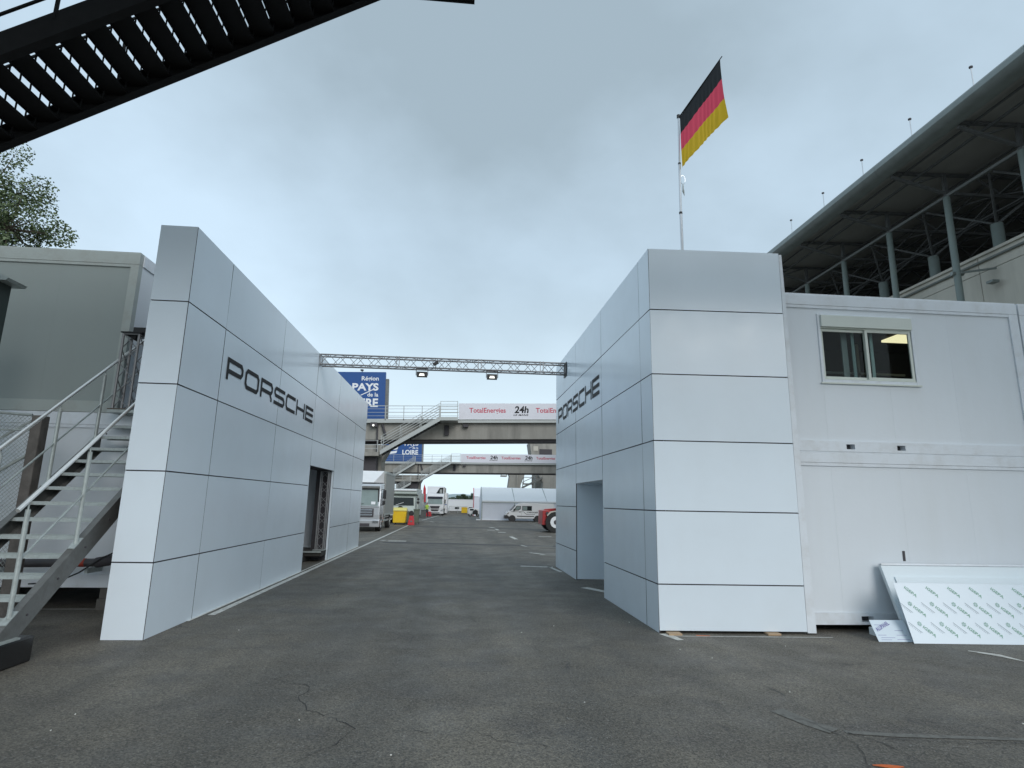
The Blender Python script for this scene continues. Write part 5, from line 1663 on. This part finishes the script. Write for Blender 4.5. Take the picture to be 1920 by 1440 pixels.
# person in a lime vest (small in the picture, built with the skin modifier)
def person(loc):
    t = thing('person', 'person in a lime vest and dark trousers standing beside the grey trailer', 'person', loc)
    J = {'pel': (0, 0, .90), 'che': (0, 0, 1.25), 'nec': (0, 0, 1.42), 'hea': (0, -.02, 1.56), 'top': (0, -.01, 1.66),
         'ls': (-.19, 0, 1.36), 'le': (-.26, .02, 1.10), 'lh': (-.22, -.10, .88), 'rs': (.19, 0, 1.36), 're': (.25, .02, 1.10), 'rh': (.20, -.12, .92),
         'lk': (-.11, -.02, .48), 'la': (-.12, .02, .07), 'lf': (-.13, -.14, .03), 'rk': (.11, -.02, .48), 'ra': (.12, .02, .07), 'rf': (.14, -.14, .03)}
    R_ = {'pel': .13, 'che': .15, 'nec': .06, 'hea': .09, 'top': .07, 'ls': .065, 'le': .045, 'lh': .035, 'rs': .065, 're': .045, 'rh': .035,
          'lk': .065, 'la': .05, 'lf': .04, 'rk': .065, 'ra': .05, 'rf': .04}
    E_ = [('pel', 'che'), ('che', 'nec'), ('nec', 'hea'), ('hea', 'top'), ('che', 'ls'), ('ls', 'le'), ('le', 'lh'), ('che', 'rs'), ('rs', 're'), ('re', 'rh'),
          ('pel', 'lk'), ('lk', 'la'), ('la', 'lf'), ('pel', 'rk'), ('rk', 'ra'), ('ra', 'rf')]
    ks = list(J)
    me = bpy.data.meshes.new('body')
    me.from_pydata([J[k_] for k_ in ks], [(ks.index(a), ks.index(b)) for a, b in E_], [])
    o = bpy.data.objects.new('body', me); COL.objects.link(o)
    sk = o.modifiers.new('skin', 'SKIN')
    for i_, k_ in enumerate(ks):
        me.skin_vertices[0].data[i_].radius = (R_[k_], R_[k_])
    me.skin_vertices[0].data[0].use_root = True
    sb = o.modifiers.new('sub', 'SUBSURF'); sb.levels = 1; sb.render_levels = 1
    dg = bpy.context.evaluated_depsgraph_get()
    m2 = bpy.data.meshes.new_from_object(o.evaluated_get(dg))
    bpy.data.objects.remove(o)
    for m_ in (NAVY, LIME, SKINM):
        m2.materials.append(m_)
    for pl in m2.polygons:
        c = pl.center
        if c.z > 1.44:
            pl.material_index = 2
        elif c.z > .92 and abs(c.x) < .24:
            pl.material_index = 1
        elif c.z < .95 and abs(c.x) > .17 and c.z > .8:
            pl.material_index = 2
        pl.use_smooth = True
    b = bpy.data.objects.new('body', m2); COL.objects.link(b); b.parent = t
    part('hair', MB().tube((0, .0, 1.62), (0, .01, 1.69), .095, 10, .06), NAVY, t, False)
    t.scale = (.92, .92, .92)
    return t


person((-3.72, 65.5, 0))

# ------------------------------------------------------------------ marquees and far buildings
t_ = thing('marquee', 'large white marquee beside the white van', 'tent', (2.03, 59, 0))
bay = 3.25
nb = 5
zE, zRg, dep = 1.80, 3.28, 7.6
for i in range(nb):
    x0 = i * bay; x1 = x0 + bay
    rf = MB()
    # slightly sagging roof bay
    n_ = 6
    for a in range(n_):
        for b in range(n_):
            def q(ii, jj):
                s_ = ii / n_; v_ = jj / n_
                sag = -.05 * sin(pi * s_) * sin(pi * v_)
                return (x0 + .02 + (bay - .04) * s_, -.05 + (dep / 2 + .05) * v_, zE + .1 + (zRg - zE - .1) * v_ + sag)
            rf.quad(q(a, b), q(a + 1, b), q(a + 1, b + 1), q(a, b + 1))
    part('roof_panel', rf, TENTW, t_, False)
    part('roof_panel', MB().quad((x0, dep / 2, zRg), (x1, dep / 2, zRg), (x1, dep, zE), (x0, dep, zE)), TENTW, t_, False)
    wl_ = MB()
    n_ = 8
    for a in range(n_):
        def q(ii, z_):
            s_ = ii / n_
            return (x0 + .05 + (bay - .1) * s_, .03 + .03 * sin(ii * 2.1) * (1 - z_ / 1.8), z_)
        wl_.quad(q(a, .05), q(a + 1, .05), q(a + 1, zE - .1), q(a, zE - .1))
    part('wall_panel', wl_, TENTS, t_, False)
    part('ground_flap', MB().box(x0 + .02, x1 - .02, -.06, .12, 0.004, .06), TENTW, t_, False)
for i in range(nb + 1):
    x0 = i * bay
    part('rafter', MB().bar((x0, -.03, zE + .05), (x0, dep / 2, zRg + .02), .07).bar((x0, dep / 2, zRg + .02), (x0, dep, zE), .07), GALV, t_, False)
    part('leg', MB().box(x0 - .05, x0 + .05, -.04, .06, 0, zE), GALV, t_, False)
part('eaves_beam', MB().box(0, nb * bay, -.06, .05, zE - .10, zE - .02), GALV, t_, False)
part('eaves_flap', MB().box(0, nb * bay, -.08, -.061, zE - .02, zE + .10), TENTW, t_, False)
part('gable', MB().prism([(0, .02), (dep, .02), (dep, zE), (dep / 2, zRg - .02), (0, zE)], 0, -.02, .0), TENTS, t_, False)
part('ground_weight', MB().box(-.55, -.1, -.3, .1, 0, .10), WHITE, t_, False)
t_ = thing('small_marquee', 'small white gabled tent with dark red edges left of the big marquee', 'tent', (1.58, 76, 0))
part('gable', MB().prism([(0, 0), (5, 0), (5, 2.5), (2.5, 3.5), (0, 2.5)], 0, -.03, 0), TENTS, t_, False)
part('side', MB().box(.01, 6, 0, .05, 0, 2.35), TENTS, t_, False)
part('roof_panel', MB().quad((0, 0, 2.4), (6, 0, 2.4), (6, 2.5, 3.5), (0, 2.5, 3.5)), TENTW, t_, False)
part('edge_trim', MB().bar((-.04, 0, 2.4), (-.04, 2.5, 3.5), .09).bar((-.04, 0, 0), (-.04, 0, 2.4), .08), RED, t_, False)
part('corner_post', MB().bar((1.0, -.05, 0), (1.0, -.05, 2.4), .08), GALV, t_, False)
t_ = thing('long_white_hall', 'long low white hall closing the end of the road', 'building', (0, 90, 0))
part('wall', MB().box(-2.1, 4.5, 0, 6, 0.35, 1.98), WHITE, t_, False)
part('plinth', MB().box(-2.1, 4.5, .02, 6, 0, .349), STRINGER, t_, False)
part('parapet', MB().box(-2.12, 4.52, -.03, 6, 1.981, 2.06), CONT_F, t_, False)
for x in (-.95, .15, 1.1):
    part('window', MB().box(x, x + .62, -.03, -.001, .62, .92), GLASSD, t_, False)
part('awning_frame', MB().bar((-1.8, -.4, 1.0), (.9, -.4, 1.0), .05).bar((-1.8, -.4, 0), (-1.8, -.4, 1), .05).bar((-.5, -.4, 0), (-.5, -.4, 1), .05).bar((.9, -.4, 0), (.9, -.4, 1), .05), GALV, t_, False)
t_ = thing('yellow_skip', 'small yellow bin before the long white hall', 'bin', (.45, 86.5, 0))
part('bin_body', MB().box(-.42, .42, 0, .8, .12, .80), YELLOW, t_, False, bevel=.03)
part('lid', MB().box(-.45, .45, -.03, .83, .801, .92), YELLOW, t_, False, bevel=.03)
t_ = thing('white_drum', 'white drum right of the small yellow bin', 'drum', (1.08, 86.5, 0))
part('drum_body', MB().tube((0, 0, 0), (0, 0, .72), .16, 12), WHITE, t_, False, smooth=True)
part('drum_lid', MB().tube((0, 0, .72), (0, 0, .78), .12, 12), STRINGER, t_, False)
t_ = thing('utility_cart', 'small white cart with black wheels before the small tent', 'cart', (1.6, 72.5, 0))
part('cart_body', MB().prism([(-.75, .3), (-.7, .95), (-.2, 1.0), (.25, .9), (.55, .85), (.6, .3)], 1, 0, 1.1), WHITE_GLOSS, t_, False, bevel=.04)
part('cart_window', MB().box(-.55, -.1, -.015, -.001, .70, .9), GLASSD, t_, False)
part('load', MB().prism([(-.2, .25), (-.22, .6), (.1, .85), (.4, .7), (.42, .25)], 1, -.3, -.02), BLACKPLAS, t_, False, bevel=.05)
for x in (-.5, .4):
    wheel_set(t_, x, .1, .22, .14, GALV, 1)

# hills behind
hm = MB()
pts = []
random.seed(11)
N_ = 60
for i in range(N_ + 1):
    x = -260 + 520 * i / N_
    z_ = 5 + 5.5 * (0.5 + .5 * sin(i * .31 + 1)) + random.uniform(-.5, .5)
    if abs(x) < 30:
        z_ = 8.2 + 1.2 * sin(i * .9)
    pts.append((x, z_))
for (xa, za), (xb, zb_) in zip(pts[:-1], pts[1:]):
    hm.quad((xa, 560, 0), (xb, 560, 0), (xb, 640, zb_), (xa, 640, za))
    hm.quad((xa, 640, za), (xb, 640, zb_), (xb, 760, 0), (xa, 760, 0))
structure('hills', hm, HILL)


# ------------------------------------------------------------------ trees
def leaf_cloud(mb, c, rx, ry, rz, n, s, rng):
    for _ in range(n):
        while True:
            p = Vector((rng.uniform(-1, 1), rng.uniform(-1, 1), rng.uniform(-1, 1)))
            l = p.length
            if l <= 1 and rng.random() < .25 + .75 * l:
                break
        q = Vector((c[0] + p.x * rx, c[1] + p.y * ry, c[2] + p.z * rz))
        d = Vector((rng.gauss(0, 1), rng.gauss(0, 1), rng.gauss(0, .7))).normalized()
        e = d.cross(Vector((rng.gauss(0, 1), rng.gauss(0, 1), rng.gauss(0, 1)))).normalized()
        L_ = s * rng.uniform(.7, 1.4)
        w_ = L_ * .30
        mb.quad(q, q + d * L_ * .5 + e * w_, q + d * L_, q + d * L_ * .5 - e * w_)


def tree(name, label, base, height, crown, group, nl, s, seed, lm, trunk_r=.2):
    rng = random.Random(seed)
    t = thing(name, label, 'tree', base, group=group)
    bx, by, _ = base
    tk = MB()
    tk.tube((0, 0, 0), (.1, 0, height * .45), trunk_r, 9, trunk_r * .7)
    tk.tube((.1, 0, height * .45), (0, .1, height * .8), trunk_r * .7, 8, trunk_r * .25)
    lf = MB()
    tot = sum(c[3] * c[4] * c[5] for c in crown)
    for c in crown:
        tk.tube((.05, 0, height * (.3 + .3 * rng.random())), (c[0], c[1], c[2]), trunk_r * .35, 6, trunk_r * .08)
        k_ = max(30, int(nl * c[3] * c[4] * c[5] / tot))
        # sub-clusters make an uneven outline
        nsub = c[6]
        for j in range(nsub):
            a = Vector((rng.gauss(0, 1), rng.gauss(0, 1), rng.gauss(0, 1))).normalized() * rng.uniform(.35, .95)
            cc = (c[0] + a.x * c[3], c[1] + a.y * c[4], c[2] + a.z * c[5])
            rr = rng.uniform(.20, .42)
            leaf_cloud(lf, cc, c[3] * rr, c[4] * rr, c[5] * rr, max(8, k_ // nsub), s, rng)
            tk.tube((c[0], c[1], c[2]), cc, trunk_r * .10, 4, trunk_r * .03, cap=False)
    part('trunk', tk, BARK, t, False)
    part('crown', lf, lm, t, False)
    return t


# leafy tree behind the grey container
crown = [(0.4, 0, 12.4, 2.1, 1.8, 2.2, 26), (1.7, -.3, 11.0, 1.9, 1.8, 1.6, 24), (2.6, 0, 9.4, 1.9, 1.7, 1.5, 22), (-.8, .3, 10.4, 2.6, 2.2, 2.2, 26),
         (-2.6, 0, 9.6, 2.4, 2.2, 2.2, 16), (-2.0, 0, 12.0, 2.0, 1.8, 1.9, 16), (.6, 0, 8.2, 2.8, 2.3, 1.6, 20), (-2.2, .2, 7.2, 2.4, 2.2, 1.4, 10)]
tree('leafy_tree', 'leafy green tree rising behind the grey container at left', (-18.85, 22.0, 0.0), 12.9, [(a_, b_, c_ + .45, d_, e_, f_, g_) for a_, b_, c_, d_, e_, f_, g_ in crown], None, 75000, .105, 3, LEAF, .32)
rng = random.Random(5)
for i, x in enumerate((-9, -5.8, -3.4, -1.6, 0.2, 2.2, 4.0, 6.5, 9.5)):
    h_ = (2.3, 2.6, 2.6, 2.9, 3.6, 3.1, 3.5, 3.0, 3.3)[i] * 1.22
    cr_ = [(0, 0, h_ * .66, 1.7, 1.4, h_ * .33, 6), (.9, 0, h_ * .55, 1.3, 1.2, h_ * .28, 5), (-.9, 0, h_ * .55, 1.3, 1.2, h_ * .28, 5)]
    tree('hedge_tree', 'dark green tree in the far row beyond the long white hall, %s from the left' % ('first', 'second', 'third', 'fourth', 'fifth', 'sixth', 'seventh', 'eighth', 'ninth')[i],
         (x, 195 + rng.uniform(-5, 5), 0), h_ * .9, cr_, 'trees beyond the hall', 900, .45, 20 + i, LEAFD, .12)
